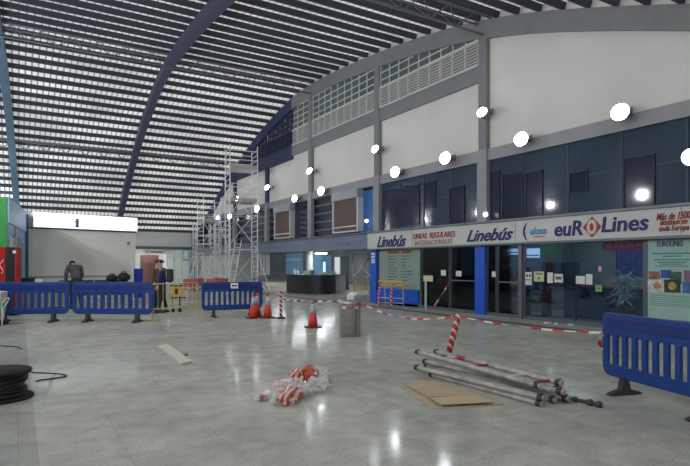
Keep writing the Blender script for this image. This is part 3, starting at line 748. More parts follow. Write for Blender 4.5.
# information hall, behind the desk
def slab(name, xa, xb, ya, yb, d, m, label, cat, depth=.15, z0=None):
    """upright panel across photo xa..xb at depth d, from photo y ya down to yb"""
    a, c = at(xa, ya, d), at(xb, yb, d); ang = math.atan2(c.y-a.y, c.x-a.x); L = math.hypot(c.x-a.x, c.y-a.y)
    b = B(); zz = c.z if z0 is None else z0
    bx(b, 0, 0, zz, L, depth, a.z)
    o = obj(name, b, m); o.location = (a.x, a.y, 0); o.rotation_euler = (0,0,ang)
    if label: tag(o, label, cat)
    return o, L, zz, a.z
M_blit = mat('lit_blue_panel', (.07,.17,.30), .4, emit=(.08,.22,.36), es=.06)
M_cyl = mat('lit_cyan_screen', (.3,.6,.8), .4, emit=(.35,.65,.95), es=.4)
_o,_L,_a,_b = slab('blue_backlit_panel', 286,303,253.5,276,38, M_blit, 'blue backlit panel at the left end behind the information desk', 'panel')
for k in (.02,.33,.66,.95):
    b = B(); bx(b, _L*k, -.03, _a, _L*k+.05, -.001, _b); obj('dark_divider', b, M_frame, _o)
b = B(); bx(b, 0, -.03, (_a+_b)/2+.3, _L, -.001, (_a+_b)/2+.42); obj('pale_band', b, mat('pale_band',(.25,.4,.5),.5), _o)
_o,_L,_a,_b = slab('blue_backlit_panel', 313.5,331,255,276,36, M_blit, 'wide blue backlit panel just right of the white round column', 'panel')
for k in (.02,.45,.95):
    b = B(); bx(b, _L*k, -.03, _a, _L*k+.05, -.001, _b); obj('dark_divider', b, M_frame, _o)
q_ = at(321, 252.6, 30)
tubelight(q_.x, q_.y, 2.20, 'bright fluorescent lamp hanging over the right half of the information desk', .62, -.55)
hl = [o for o in COL.objects if o.get('label','').startswith('bright fluorescent lamp hanging')][0]
for sx in (-.25,.25):
    b = B(); tube(b, [(sx,0,.06),(sx,0,.64)], .008, 5); obj('hanging_rod', b, M_frame, hl)
slab('advert_screen', 323,325.5,262,274,33, M_cyl, 'narrow glowing screen right of the white round column', 'screen', z0=0)
slab('white_kiosk_machine', 334.5,340,257,283,31, mat('white_machine',(.62,.66,.66),.4), 'tall white ticket machine right behind the information desk', 'machine', .4, 0)
slab('grey_door_leaf', 341,349,256,282,33, mat('grey_door',(.05,.055,.065),.5), 'dark grey door leaf right of the white ticket machine', 'door', .06, 0)
o,L,za,zb = slab('white_notice_board', 256,269.5,254,275,33, mat('notice_white',(.50,.53,.55),.6), 'pale notice board with dark vertical lines at the foot of the tall scaffold', 'notice board', .06)
for k in range(3):
    b = B(); bx(b, L*(.25+.22*k), -.008, za+.15, L*(.29+.22*k), -.001, zb-.2); obj('dark_line', b, M_print, o)
for k,s in enumerate((.12, .88)):
    b = B(); bx(b, L*s-.02, .01, 0, L*s+.02, .05, za); obj('leg', b, M_frame, o)
cc = at(309.8, 0, 31); b = B(); lathe(b, [(.20,0),(.20,2.84)], 20); o = obj('round_column', b, mat('white_column',(.62,.66,.68),.5)); o.location = (cc.x, cc.y, 0); tag(o, 'white round column rising behind the information desk', 'column')
# folded white trestle with crossed legs at the right of the hall
def xframe():
    a = at(353, 0, 29); c = at(371, 0, 29); ang = math.atan2(c.y-a.y, c.x-a.x); L=math.hypot(c.x-a.x,c.y-a.y)
    t = thing('crossed_frame', 'tall pale frame with crossed braces standing left of the far blue corner post', 'frame', (a.x,a.y,0), ang)
    b = B()
    for x in (0, L): tube(b, [(x,0,0),(x,0,2.1)], .035, 6)
    tube(b, [(0,0,2.1),(L,0,2.1)], .035, 6); obj('outer_frame', b, M_alu, t)
    for p,q in (((0,0,.9),(L,0,2.05)),((L,0,.9),(0,0,2.05))):
        b = B(); tube(b, [p,q], .03, 6); obj('brace', b, M_wht, t)
xframe()
# information desk
def desk():
    a, m_, c = gp(286.5,292.2), gp(318,294.2), gp(345.5,292.6)
    t = thing('information_desk', 'long dark curved information desk in the open hall', 'desk', (0,0,0))
    # arc through three points
    def arc(off, n=20):
        pts = []
        for i in range(n+1):
            u = i/n; p = a*(1-u)*(1-u)*1. + (m_*2-(a+c)*.5)*2*u*(1-u) + c*u*u
            pts.append(p)
        out = []
        for i, p in enumerate(pts):
            tg = (pts[min(i+1,n)]-pts[max(i-1,0)]).normalized(); nn = Vector((-tg.y, tg.x, 0))
            out.append(p+nn*off)
        return out
    f, k = arc(0), arc(.65)
    f2, k2 = arc(-.05), arc(.70)
    def band(i0, i1, F, K_, z0, z1, name, m):
        bm = B(); vv = [[bm.verts.new(Vector((p.x,p.y,z))) for p in (F[i],K_[i]) for z in (z0,z1)] for i in range(i0,i1+1)]
        for x,y in zip(vv,vv[1:]):
            for i,j in ((0,1),(1,3),(3,2),(2,0)): bm.faces.new([x[i],x[j],y[j],y[i]])
        bm.faces.new([vv[0][i] for i in (0,1,3,2)]); bm.faces.new([vv[-1][i] for i in (0,1,3,2)])
        obj(name, bm, m, t)
    band(0, 16, f, k, 0, .98, 'front_panel', mat('desk_black',(.022,.02,.024),.45,noise=.2))
    band(16, 20, f, k, 0, .98, 'end_panel', mat('desk_grey',(.20,.18,.22),.5))
    band(0, 20, f2, k2, .98, 1.03, 'desk_top', mat('desk_top_dark',(.07,.065,.07),.3))
    top = arc(.3)
    its = [(1,.10,.34,'white_bottle','tall white bottle at the left end of the information desk',M_wht),(2,.09,.26,'white_bottle','shorter white bottle on the information desk, second from its left end',M_wht),
           (5,.12,.2,'paper_pile','low white pile of papers on the left half of the information desk',M_paper),(7,.10,.24,'grey_telephone','small grey box on the information desk left of the round column',M_lamp),
           (12,.13,.16,'white_tray','low white tray on the information desk right of the round column',M_paper),(17,.09,.18,'pale_box','pale small box near the right end of the information desk',M_list)]
    for i, r, h, nm, lab, m in its:
        p = top[i]; b = B()
        if 'bottle' in nm: lathe(b, [(r*.8,0),(r*.8,h*.6),(r*.3,h*.8),(r*.3,h)], 14)
        else: bx(b, -r,-r,0,r,r,h)
        o = obj(nm, b, m, bevel=.01); o.location = (p.x,p.y,1.03); tag(o, lab, 'desk item')
desk()

# ---------------------------------------------------------------- booth and kiosk on the left
def booth():
    a = at(28.5, 0, 23.0); c = at(135.5, 0, 26.3); L = math.hypot(c.x-a.x, c.y-a.y); ang = math.atan2(c.y-a.y, c.x-a.x)
    t = thing('grey_booth', 'large windowless grey booth wall behind the blue barriers on the left', 'booth', (a.x,a.y,0), ang)
    b = B(); bx(b, 0, 0, 0, L, 3.0, 3.12); obj('cladding', b, M_booth, t)
    b = B(); bx(b, -.02,-.02,3.12,L+.02,3.0,3.17); obj('blue_cap', b, M_beam, t)
    b = B(); bx(b, 0,0.05,3.17,L,2.95,3.8); obj('upper_box', b, M_wht, t)
    b = B(); bx(b, -.22,-.03,0,-.02,.3,3.75); obj('side_post', b, M_beam2, t)
    b = B(); bx(b, L-.42,-.012,2.5,L-.28,-.001,2.68); obj('small_plate', b, mat('plate_grey',(.30,.30,.30),.6), t)
    b = B(); bx(b, 0,-.012,1.0,L,-.001,1.07); obj('joint_line', b, mat('joint_tone',(.31,.31,.29),.8), t)
    # lit sign box on top
    s = thing('lit_sign', 'long glowing white sign box on top of the grey booth', 'sign', (a.x,a.y,3.17), ang)
    M_lit = mat('lit_sign_face', (.9,.95,1), .5, emit=(.88,.95,1), es=.5)
    b = B(); bx(b, .12,-.22,0,L+.0,.0,.66); obj('housing', b, M_wht, s)
    b = B(); bx(b, .14,-.23,.02,L-.02,-.221,.64); lf_ = obj('lit_face', b, M_lit, s)
    x = L*.405; EX = 2.0
    b = B()
    for dx,dz,r in ((0,.42,.055),(0,.32,.075),(0,.22,.06),(-.09,.40,.03),(.09,.40,.03),(0,.12,.07)):
        disc_ = [(x+dx*EX+r*1.3*math.cos(k*PI/5), dz+r*math.sin(k*PI/5)) for k in range(10)]
        prism(b, disc_, 0, .006, Matrix(((1,0,0,0),(0,0,-1,-.231),(0,1,0,0),(0,0,0,1))))
    obj('small_emblem', b, mat('emblem_grey',(.14,.16,.17),.6), lf_)
    b = B(); prism(b, [(L*.66+.16*math.cos(k*PI/6), .3+.1*math.sin(k*PI/6)) for k in range(12)], 0, .004, Matrix(((1,0,0,0),(0,0,-1,-.231),(0,1,0,0),(0,0,0,1))))
    obj('faint_yellow_mark', b, mat('faint_yellow',(.9,.85,.5),.6,emit=(1,.95,.75),es=.38), lf_)
booth()
def kiosk():
    n = at(9.0, 0, 17.6); f = at(26.3, 0, 22.6); ang = math.atan2(f.y-n.y, f.x-n.x); L = math.hypot(f.x-n.x, f.y-n.y)
    H = EYE+67/FX*17.6
    t = thing('green_blue_kiosk', 'tall kiosk with green front and light blue illustrated side', 'kiosk', (n.x,n.y,0), ang)
    b = B(); bx(b, 0, .04, 0, L, 2.4, H); obj('body', b, M_aqua, t)
    b = B(); bx(b, -.05, .05, 2.0, -.001, 2.4, H); obj('green_front', b, M_green, t)
    for i,(x0,x1,z0,z1,c) in enumerate(((.25,1.3,1.95,2.5,(.62,.66,.66)),(1.9,2.6,.3,2.9,(.50,.36,.30)),(2.9,3.6,.3,2.6,(.20,.42,.40)),(3.7,4.3,.3,2.4,(.16,.40,.30)),(1.4,1.8,.2,2.6,(.42,.50,.62)))):
        b = B(); bx(b, x0, .0, z0, x1, .04, z1); obj('printed_panel', b, mat('print_%d'%i, c, .5, noise=.5, nscale=2.5), t)
    b = B(); bx(b, 0, 0, 2.95, L, .04, H); obj('sky_band', b, mat('sky_band',(.30,.50,.78),.5), t)
kiosk()
def vending():
    a, c = at(-12, 0, 16.7), at(4.5, 0, 16.7); e = at(17, 0, 16.8)
    ang = math.atan2(e.y-a.y, e.x-a.x)
    t = thing('vending_machine', 'red and black drinks machine standing before the green kiosk', 'vending machine', (a.x,a.y,0), ang)
    w1 = (c-a).to_2d().length; w2 = (e-a).to_2d().length; H = 2.12
    b = B(); bx(b, 0, 0, .06, w1, .28, H); obj('red_body', b, mat('vending_red',(.42,.012,.012),.35,noise=.1), t)
    b = B(); bx(b, w1+.0, -.02, .06, w2-.05, .28, H); obj('black_panel', b, M_dark, t)
    b = B(); bx(b, w2-.05, -.02, .06, w2, .28, H); obj('red_edge', b, MATS['vending_red'], t)
    b = B(); bx(b, .05, .05, 0, w2-.05, .26, .06); obj('plinth', b, M_dark, t)
    b = B(); bx(b, w1+.22,-.03,1.93,w1+.31,-.021,2.02); obj('white_label', b, M_paper, t)
    b = B()
    pts = [(w1-.12+.05*math.sin(k*.9), -.01, 1.3+.05*k) for k in range(10)]
    tube(b, pts, .014, 5); obj('white_swash', b, M_paper, t)
vending()

# bench row, machines and bags behind the barriers
M_seat = mat('navy_seat', (.012,.02,.065), .5)
def bench():
    a, c = at(58, 0, 20.5), at(128, 0, 21.5); L = math.hypot(c.x-a.x,c.y-a.y); ang = math.atan2(c.y-a.y,c.x-a.x)
    t = thing('waiting_bench', 'row of dark navy waiting seats in front of the grey booth', 'bench', (a.x,a.y,0), ang)
    b = B(); bx(b, 0,.0,.38,L,.05,.44); bx(b, 0,.36,.38,L,.41,.44); obj('beam', b, M_frame, t)
    n = 4; w = L/n
    for i in range(n):
        b = B(); bx(b, i*w+.02,-.05,.42,(i+1)*w-.02,.46,.47); obj('seat', b, M_seat, t, bevel=.02)
        b = B(); bx(b, i*w+.01,-.10,.50,(i+1)*w-.01,-.05,.98); obj('backrest', b, M_seat, t, bevel=.02)
    for x in (.25, L/2, L-.25):
        b = B(); bx(b, x-.03,.0,0,x+.03,.42,.04); bx(b, x-.03,.17,.04,x+.03,.23,.38); obj('leg', b, M_frame, t)
    return a, c, ang
BA, BC, BANG = bench()
def bag(px, d, z, sx, sy, sz, m, label, rz=0, name='sports_bag'):
    p = at(px, 0, d); t = thing(name, label, 'bag', (p.x,p.y,z), rz)
    b = B(); bmesh.ops.create_icosphere(b, subdivisions=3, radius=1)
    from mathutils import noise
    for v in b.verts:
        k = 1+.16*noise.noise(v.co*2.1+Vector((px,d,0)))
        v.co = Vector((v.co.x*sx*k, v.co.y*sy*k, max(-.85, v.co.z)*sz*k+sz*.85))
    obj('body', b, m, t, smooth=True)
    b = B(); tube(b, [(-sx*.5,0,sz*1.6),(-sx*.3,0,sz*2.1),(sx*.3,0,sz*2.1),(sx*.5,0,sz*1.6)], .015, 6); obj('strap', b, M_dark, t)
M_bag = mat('black_bag_cloth', (.018,.018,.02), .8, noise=.3, bump=.3)
o = tag(box('side_table', M_brown, -.5,-.3,.9,.5,.3,.94), 'long side table under the black bags at the right of the booth', 'table')
p = at(118, 0, 19.6); o.location = (p.x,p.y,0); o.rotation_euler=(0,0,BANG)
for s in (-1,1):
    for q in (-1,1):
        b = B(); bx(b, s*.46-.02,q*.26-.02,0,s*.46+.02,q*.26+.02,.9); obj('leg', b, M_dark, o)
bag(112.0, 19.6, .965, .20,.17,.14, M_bag, 'left black bag on the table by the booth', .1)
bag(124, 19.7, .975, .22,.18,.17, M_bag, 'right, taller black bag on the table by the booth', .3)
p = at(28.5,0,19.0)
o = tag(box('dark_machine', M_dark, -.22,-.2,.95,.22,.2,1.12, bevel=.02), 'low dark box on the pale cupboard beside the kiosk', 'box'); o.location=(p.x,p.y,0)
p2 = at(38,0,19.0); o = tag(box('white_machine', M_wht, -.10,-.12,.95,.13,.2,1.08, bevel=.02), 'small white box on the pale cupboard beside the kiosk', 'box'); o.location=(p2.x,p2.y,0)
p = at(29,0,18.9); t = thing('pale_cupboard', 'pale low cupboard seen through the left barrier below the grey booth', 'cupboard', (p.x,p.y,0), .15)
box('body', mat('pale_cupboard_paint',(.50,.50,.46),.6), -.25,-.1,.06,1.1,.5,.92, t); box('worktop', M_frame, -.28,-.13,.92,1.13,.52,.95, t); box('plinth', M_dark, -.22,-.05,0,1.07,.45,.06, t)
for k in range(3):
    dr = box('door', mat('cupboard_door',(.42,.42,.38),.6), -.23+.45*k,-.125,.1,-.23+.45*k+.41,-.101,.88, t); box('handle', M_frame, -.23+.45*k+.33,-.14,.5,-.23+.45*k+.36,-.126,.64, dr)

# ---------------------------------------------------------------- barriers
def curve_panel(name, outer, holes, ext, bev, m, parent):
    c = bpy.data.curves.new(name, 'CURVE'); c.dimensions = '2D'; c.fill_mode = 'BOTH'; c.extrude = ext; c.bevel_depth = bev; c.bevel_resolution = 2
    for pts in [outer]+holes:
        s = c.splines.new('POLY'); s.points.add(len(pts)-1); s.use_cyclic_u = True
        for q, (x, y) in zip(s.points, pts): q.co = (x, y, 0, 1)
    o = bpy.data.objects.new(name, c); COL.objects.link(o)
    dg = bpy.context.evaluated_depsgraph_get(); me = bpy.data.meshes.new_from_object(o.evaluated_get(dg))
    bpy.data.objects.remove(o); bpy.data.curves.remove(c)
    me.transform(Matrix(((1,0,0,0),(0,0,-1,0),(0,1,0,0),(0,0,0,1)))); me.materials.clear(); me.materials.append(m)
    o = bpy.data.objects.new(name, me); COL.objects.link(o); o.parent = parent; return o
def rrect(x0, y0, x1, y1, r, n=5, rb=None):
    out = []
    for cx, cy, a0, rr in ((x1, y0, -90, rb or r), (x1, y1, 0, r), (x0, y1, 90, r), (x0, y0, 180, rb or r)):
        sx = -1 if cx == x1 else 1; sy = 1 if cy == y0 else -1
        for k in range(n+1):
            a = math.radians(a0+90*k/n); out.append((cx+sx*rr+rr*math.cos(a), cy+sy*rr+rr*math.sin(a)))
    return out
def barrier_proto():
    t = thing('plastic_barrier', 'x', 'barrier', (0,0,0))
    ns = 11; pitch = .172; x0 = -ns*pitch/2
    holes = [rrect(x0+k*pitch+.032, .33, x0+(k+1)*pitch-.032, .725, .03, 3) for k in range(ns)]
    curve_panel('slotted_panel', rrect(-1.0, .20, 1.0, .975, .07, 6, .13), holes, .014, .008, M_blue, t)
    b = B(); bx(b, -.93, -.03, .80, .93, .03, .93); obj('reflective_band_recess', b, mat('blue_recess',(.010,.030,.17),.45), t, bevel=.008)
    b = B(); tube(b, [(1.0,0,.35),(1.035,0,.35),(1.035,0,.8),(1.0,0,.8)], .018, 6); obj('hinge_loop', b, M_blue, t)
    for s in (-1, 1):
        b = B(); prism(b, [(-.23,0),(.23,0),(.23,.025),(.07,.07),(.035,.22),(-.035,.22),(-.07,.07),(-.23,.025)], -.045, .045, Matrix(((0,0,1,s*.62),(1,0,0,0),(0,1,0,0),(0,0,0,1))))
        obj('foot', b, M_foot, t, bevel=.008)
    return t
def place_barrier(first, pa, pb, label, sc, foot_rz=None):
    r = bproto if first else dup(bproto)
    a, c = Vector(pa[:2]+(0,)) if isinstance(pa, tuple) else pa, pb
    mid = (a+c)/2; mid.z = 0
    r.location = mid; r.rotation_euler = (0,0,math.atan2(c.y-a.y, c.x-a.x)); r.scale = (((c-a).to_2d().length-.02)/2.0, sc, sc); r['label'] = label; r['group'] = 'blue plastic crowd barriers'
    return r
bproto = barrier_proto()
def ends(xa, da, ang_from_view, L):
    pass
place_barrier(True, at(-11.5,0,14.9), at(69,0,14.95), 'leftmost blue slotted barrier, cut by the picture edge beside the drinks machine', 1.12)
place_barrier(False, at(72.5,0,15.0), at(153,0,14.8), 'blue slotted barrier directly in front of the grey booth, next to the yellow fence', 1.12)
place_barrier(False, at(201.5,0,16.1), at(262,0,16.9), 'blue slotted barrier in front of the scaffolds behind the red cones', 1.07)
place_barrier(False, at(603.5,0,6.95), at(603.5,0,6.95)+(at(690,0,5.72)-at(603.5,0,6.95)).normalized()*2.0, 'nearest blue slotted barrier, in front of the aqua travel poster', 1.0)
# white notice clipped on the third barrier
p = at(233.5, 0, 16.2); q = at(233.5, 286, 16.2)
b = B(); bx(b, -.11,-.004,-.07,.11,.004,.09); o = obj('white_notice', b, M_paper); o.location = (p.x,p.y-.08,q.z+.0); o.rotation_euler=(.0,0,-.35)
tag(o, 'small white notice with a dark band fixed on the barrier by the scaffolds', 'notice')
b = B(); bx(b, -.08,-.008,-.01,.08,-.0045,.03); obj('dark_band', b, M_dark, o)

def yellow_fence(pa, pb, H, bars_, label, group=None, z0=.33, m=None):
    L = (pb-pa).to_2d().length; ang = math.atan2(pb.y-pa.y, pb.x-pa.x)
    t = thing('yellow_metal_fence', label, 'fence', (pa.x,pa.y,0), ang, group)
    m = m or M_yel
    b = B(); tube(b, [(0,0,z0-.02),(0,0,H-.05),(.05,0,H),(L-.05,0,H),(L,0,H-.05),(L,0,z0-.02)], .022, 8); tube(b, [(0,0,z0),(L,0,z0)], .02, 8); obj('outer_frame', b, m, t)
    for k in range(bars_):
        x = L*(k+1)/(bars_+1); b = B(); tube(b, [(x,0,z0),(x,0,H)], .009, 6); obj('bar', b, m, t)
    for x in (.0, L):
        b = B(); tube(b, [(x,0,z0),(x,0,.02)], .02, 6); tube(b, [(x,-.28,.015),(x,.28,.015)], .018, 6); obj('foot', b, m, t)
    return t
yellow_fence(at(152.5,0,15.1), at(197,0,16.6), 1.04, 8, 'pale yellow tubular fence between two blue barriers')
# small yellow trestle wrapped in tape by the timetable panel
ya_, yb_ = gp(380,306), gp(404,308)
def taped_trestle():
    pa, pb = at(379.5,0,20.3), at(403,0,19.8); L = (pb-pa).to_2d().length; ang = math.atan2(pb.y-pa.y, pb.x-pa.x)
    t = thing('taped_trestle', 'yellow trestle with legs wrapped in red and white tape before the timetable panel', 'trestle', (pa.x,pa.y,0), ang)
    b = B(); tube(b, [(-.05,0,.95),(L+.05,0,.93)], .03, 8); tube(b, [(0,0,.82),(L,0,.80)], .02, 8); obj('top_rail', b, M_yel2, t)
    for x in (.08, L*.62):
        b = B(); tube(b, [(x,0,.92),(x-.07,-.12,.45),(x+.0,-.2,.02)], .045, 8); obj('wrapped_leg', b, mat_tape2, t)
    for x in (.2, L-.02):
        b = B(); tube(b, [(x,0,.92),(x,.1,.02)], .02, 8); obj('leg', b, M_yel, t)
    b = B(); tube(b, [(.05,-.1,.35),(L,.05,.33)], .014, 6); tube(b, [(.05,-.1,.16),(L,.05,.15)], .014, 6); obj('lower_rail', b, M_wht, t)
mat_tape = stripe_mat('red_white_tape', (.62,.035,.03), (.72,.70,.68), 2.6, 0, .3)
mat_tape2 = stripe_mat('red_white_wrap', (.50,.025,.03), (.66,.60,.60), 7.5, 2, .9, .45, .66)
mat_tapeb = stripe_mat('dark_white_tape', (.06,.04,.05), (.72,.70,.66), 1.9, 0, .3)
taped_trestle()
yellow_fence(at(355.5,0,27.5), at(368,0,27), 1.0, 5, 'small orange-yellow fence inside the open hall left of the far blue corner post', m=M_yel2)

# ---------------------------------------------------------------- cones, posts, tape
def cone_proto():
    t = thing('traffic_cone', 'x', 'traffic cone')
    b = B(); prism(b, rrect(-.175,-.175,.175,.175,.04,3), 0, .03); obj('base', b, mat('cone_base',(.12,.03,.03),.7), t)
    def seg(z0, z1): return [(.128-(.128-.024)*z/.7, z) for z in (z0, (z0+z1)/2, z1)]
    b = B(); lathe(b, seg(.03,.37), 24); obj('lower_cone', b, M_red, t)
    b = B(); lathe(b, [(r+.002, z) for r, z in seg(.37,.60)], 24); obj('reflective_collar', b, M_refl, t)
    b = B(); lathe(b, seg(.60,.70)+[(.012,.705)], 24); obj('tip', b, M_red, t)
    return t
cp = cone_proto()
for i, (px, py, lab, s) in enumerate(((313,327.5,'red traffic cone with grey collar standing alone, left of the steel bin',1.0),(267.8,318.0,'red traffic cone standing next to the short striped post',1.06),(253.2,318.3,'front red cone of the two touching at the end of the far barrier',1.06),(257.0,317.0,'rear red cone of the two touching, partly hidden at the end of the far barrier',1.06))):
    r = cp if i == 0 else dup(cp); p = gp(px,py); r.location = p; r.scale = (s,)*3; r['label'] = lab; r['group'] = 'red traffic cones'
def delineator(p, h, r, tilt, tdir, label):
    t = thing('striped_post', label, 'post', p, 0, 'red and white striped posts')
    b = B(); lathe(b, [(.13,0),(.13,.03),(.06,.06)], 20); obj('base', b, M_foot, t)
    b = B(); lathe(b, [(r,.0),(r,h-.02),(r*.8,h)], 18, smooth=True); o = obj('striped_tube', b, mat_tape2, t); o.location = (0,0,.05); o.rotation_euler = (tilt*math.sin(tdir), tilt*math.cos(tdir), 0)
    return t
delineator(gp(281,318.5), .76, .045, 0, 0, 'short upright red and white post linked by tape to the steel bin')
P2 = at(448.5,0,9.35); P2.z = 0
delineator(P2, .70, .052, .26, .5, 'leaning red and white post behind the pile of scaffold tubes')
P2T = at(455.5, 318, 9.3)
def ribbon(A, Bp, sag, label, w=.07, m=None, name='barrier_tape', twist=1.2, n=40):
    d = Bp-A; L = d.length; ang = math.atan2(d.y, d.x); Lh = math.hypot(d.x, d.y)
    b = B(); prev = None
    for i in range(n+1):
        u = i/n; z = d.z*u-sag*4*u*(1-u); x = Lh*u; tw = twist*math.sin(u*9+.5)
        p = Vector((x, 0, z)); hw = Vector((0, math.sin(tw)*w/2, math.cos(tw)*w/2))
        cur = [b.verts.new(p-hw), b.verts.new(p+hw)]
        if prev: b.faces.new([prev[0], prev[1], cur[1], cur[0]])
        prev = cur
    o = obj(name, b, m or mat_tape, fix=False); o.location = A; o.rotation_euler = (0,0,ang)
    md = o.modifiers.new('thick','SOLIDIFY'); md.thickness = .003
    tag(o, label, 'tape'); return o
BINP = at(350.2, 0, 12.03); BINP.z = 0
ribbon(at(283,299.5,15.2), at(341,300.8,12.0), .03, 'dark and white tape stretched between the short striped post and the steel bin', .045, mat_tapeb)
ribbon(at(362.3,303.5,11.8), at(452.5,316.5,9.3), .16, 'sagging red and white tape from the steel bin to the leaning post', .04)
ribbon(at(460,316.5,9.3), at(603,333,6.95), .05, 'red and white tape running from the leaning post to the nearest blue barrier', .032)
o = ribbon(at(618,334.5,6.9), at(700,334,6.6), .02, 'strip of red and white tape hanging behind the slots of the nearest barrier', .05)
# knotted tail of tape at the barrier end
T = at(600.3,333,6.85)
b = B()
for k,(dx,dz,l) in enumerate(((0,0,.17),(.025,-.01,.22))):
    pv = None
    for i in range(9):
        z = -l*i/8; x = dx+.02*math.sin(i*.9+k); c_ = [b.verts.new((x-.022,.008*i%.02,z)), b.verts.new((x+.022,.004,z))]
        if pv: b.faces.new([pv[0],pv[1],c_[1],c_[0]])
        pv = c_
o = obj('tape_tail', b, stripe_mat('red_white_tail',(.62,.05,.04),(.72,.70,.68),5.5,2,.2), fix=False); o.location = T; o.modifiers.new('t','SOLIDIFY').thickness=.002
tag(o, 'loose tail of red and white tape dangling at the end of the nearest barrier', 'tape')
b = B()
XD = XW-.45
o = ribbon(Vector((XD, wy(450,XD), wz(450,281,XD))), Vector((XD, wy(433,XD), .10)), .02, 'red and white tape slanting down across the office doorway', .07)

# steel bin
t = thing('steel_bin', 'round brushed steel litter bin standing by itself on the open floor', 'bin', BINP)
b = B(); lathe(b, [(.228,.0),(.228,.03),(.232,.035),(.232,.70),(.236,.72),(.236,.765),(.22,.78)], 36); obj('body', b, M_inox, t)
b = B(); lathe(b, [(.2,.775),(.19,.74),(.10,.70)], 28); obj('ash_tray', b, M_dark, t)
b = B(); lathe(b, [(.2385,.62),(.2385,.67)], 36); bmesh.ops.delete(b, geom=[f for f in b.faces if len(f.verts)>4], context='FACES_ONLY'); obj('tape_band', b, stripe_mat('bin_band',(.40,.10,.08),(.65,.63,.60),4.,0,.4), t)
b = B(); bx(b, -.012,-.2375,.05,.012,-.225,.70); obj('seam', b, M_frame, t)
o = box('crumpled_package', M_wht, -.11,-.09,0,.11,.09,.13, bevel=.02); o.location = BINP+Vector((.07,.02,.815)); o.rotation_euler=(.15,-.25,.5)
tag(o, 'white crumpled package lying on top of the steel bin', 'package')
b = B(); bx(b,-.12,-.06,-.03,-.02,.05,.02); obj('brown_flap', b, mat('flap_brown',(.35,.12,.08),.8), o)

# ---------------------------------------------------------------- pile of scaffold tubes
M_clamp = mat('dark_clamp', (.06,.058,.055), .5, .4, noise=.3)
M_rust = mat('weathered_tube', (.50,.47,.44), .45, .4, noise=.35, nscale=7)
M_redp = mat('red_rung_paint', (.35,.04,.04), .5, noise=.2)
def pt(px, py, z):
    d = FX*(EYE-z)/(py-HY); p = at(px,py,d); p.z = z; return p
def pipe(parent, A, Bp, r=.033, name='tube', m=None):
    b = B(); tube(b, [A, Bp], r, 12); return obj(name, b, m or M_rust, parent)
def clamp(parent, A, Bp, u, r=.041, L=.06):
    d = (Bp-A); p = A+d*u; e = d.normalized()
    b = B(); tube(b, [p-e*L/2, p+e*L/2], r, 10)
    s = Vector((-e.y, e.x, 0)); tube(b, [p+s*r*.6+Vector((0,0,-r)), p+s*r*.6+Vector((0,0,r*1.1))], .011, 6)
    obj('coupler', b, M_clamp, parent)
A1,A2 = pt(416.7,351.8,.24), pt(541,386,.24); B1,B2 = pt(435.3,351.3,.20), pt(562,383.5,.20)
t = thing('scaffold_ladder_frame', 'long scaffold frame with red and white rungs lying on top of the tube pile', 'scaffold frame', (0,0,0))
pipe(t, A1, A2); pipe(t, B1, B2)
for u, u2, m in ((.25,.23,M_wht),(.50,.50,M_redp),(.775,.78,M_wht),(.93,.93,M_redp)):
    b = B(); tube(b, [A1.lerp(A2,u), B1.lerp(B2,u2)], .018, 8); obj('rung', b, m, t)
for (p,q) in ((A1,A2),(B1,B2)):
    for u in (.012,.98): clamp(t, p, q, u)
b = B(); p = B1.lerp(B2,.30); e=(B2-B1).normalized(); tube(b,[p-e*.22,p+e*.02],.035,12); obj('red_sleeve', b, M_redp, t)
for i,(a,c,z,lab) in enumerate((((423,361),(564.5,392.5),.13,'scaffold tube in the middle of the pile with a dark coupler at its end'),
        ((424.5,365),(570,399.5),.05,'scaffold tube low in the pile, reaching farthest right'),
        ((415,367),(545,398.5),.10,'scaffold tube on the near side of the pile, upper one'),
        ((430,374),(543,404.5),.032,'scaffold tube on the near side of the pile lying on the floor'),
        ((440,369),(556,400.5),.04,'scaffold tube hidden between the lowest tubes of the pile'),
        ((447,360),(560,390),.06,'scaffold tube on the far side beneath the red-runged frame'))):
    A,C = pt(*a,z), pt(*c,z); t = thing('scaffold_tube', lab, 'tube', (0,0,0), 0, 'scaffold tubes in the pile')
    pipe(t, A, C, m=(M_rust, M_alu, M_rust, M_rust, M_alu, M_rust)[i]); clamp(t, A, C, .02); clamp(t, A, C, .975)
A,C = pt(545,393,.045), pt(602,405.3,.03)
t = thing('jack_screw', 'short dark threaded rod lying at the right end of the tube pile', 'rod', (0,0,0))
pipe(t, A, C, .022, 'rod', M_clamp); clamp(t, A, C, .80, .035, .05); clamp(t, A, C, .95, .035, .05); clamp(t, A, C, .55, .03, .04)

# ---------------------------------------------------------------- cardboard, board, spool, bag
def sheet(pts, z, th, m, name, label, cat, warp=.0, group=None):
    P_ = [pt(x,y,z) for x,y in pts]
    b = B(); lo = [b.verts.new(p+Vector((0,0,warp*((i*7)%3)/2))) for i,p in enumerate(P_)]; up = [b.verts.new(v.co+Vector((0,0,th))) for v in lo]
    b.faces.new(lo[::-1]); b.faces.new(up); n=len(lo)
    for i in range(n): b.faces.new([lo[i],lo[(i+1)%n],up[(i+1)%n],up[i]])
    o = obj(name, b, m); tag(o, label, cat, group); return o
sheet([(399.3,386.3),(431,408.6),(473,408),(504,404.6),(452,386)], .001, .006, M_card, 'cardboard_sheet', 'lowest and largest sheet of flattened cardboard beside the tube pile', 'cardboard', 0, 'flattened cardboard')
sheet([(404,384.5),(428,397.8),(477,396),(452,385.3),(432,381.5)], .012, .007, M_card, 'cardboard_sheet', 'far upper sheet of flattened cardboard beside the tube pile', 'cardboard', .012, 'flattened cardboard')
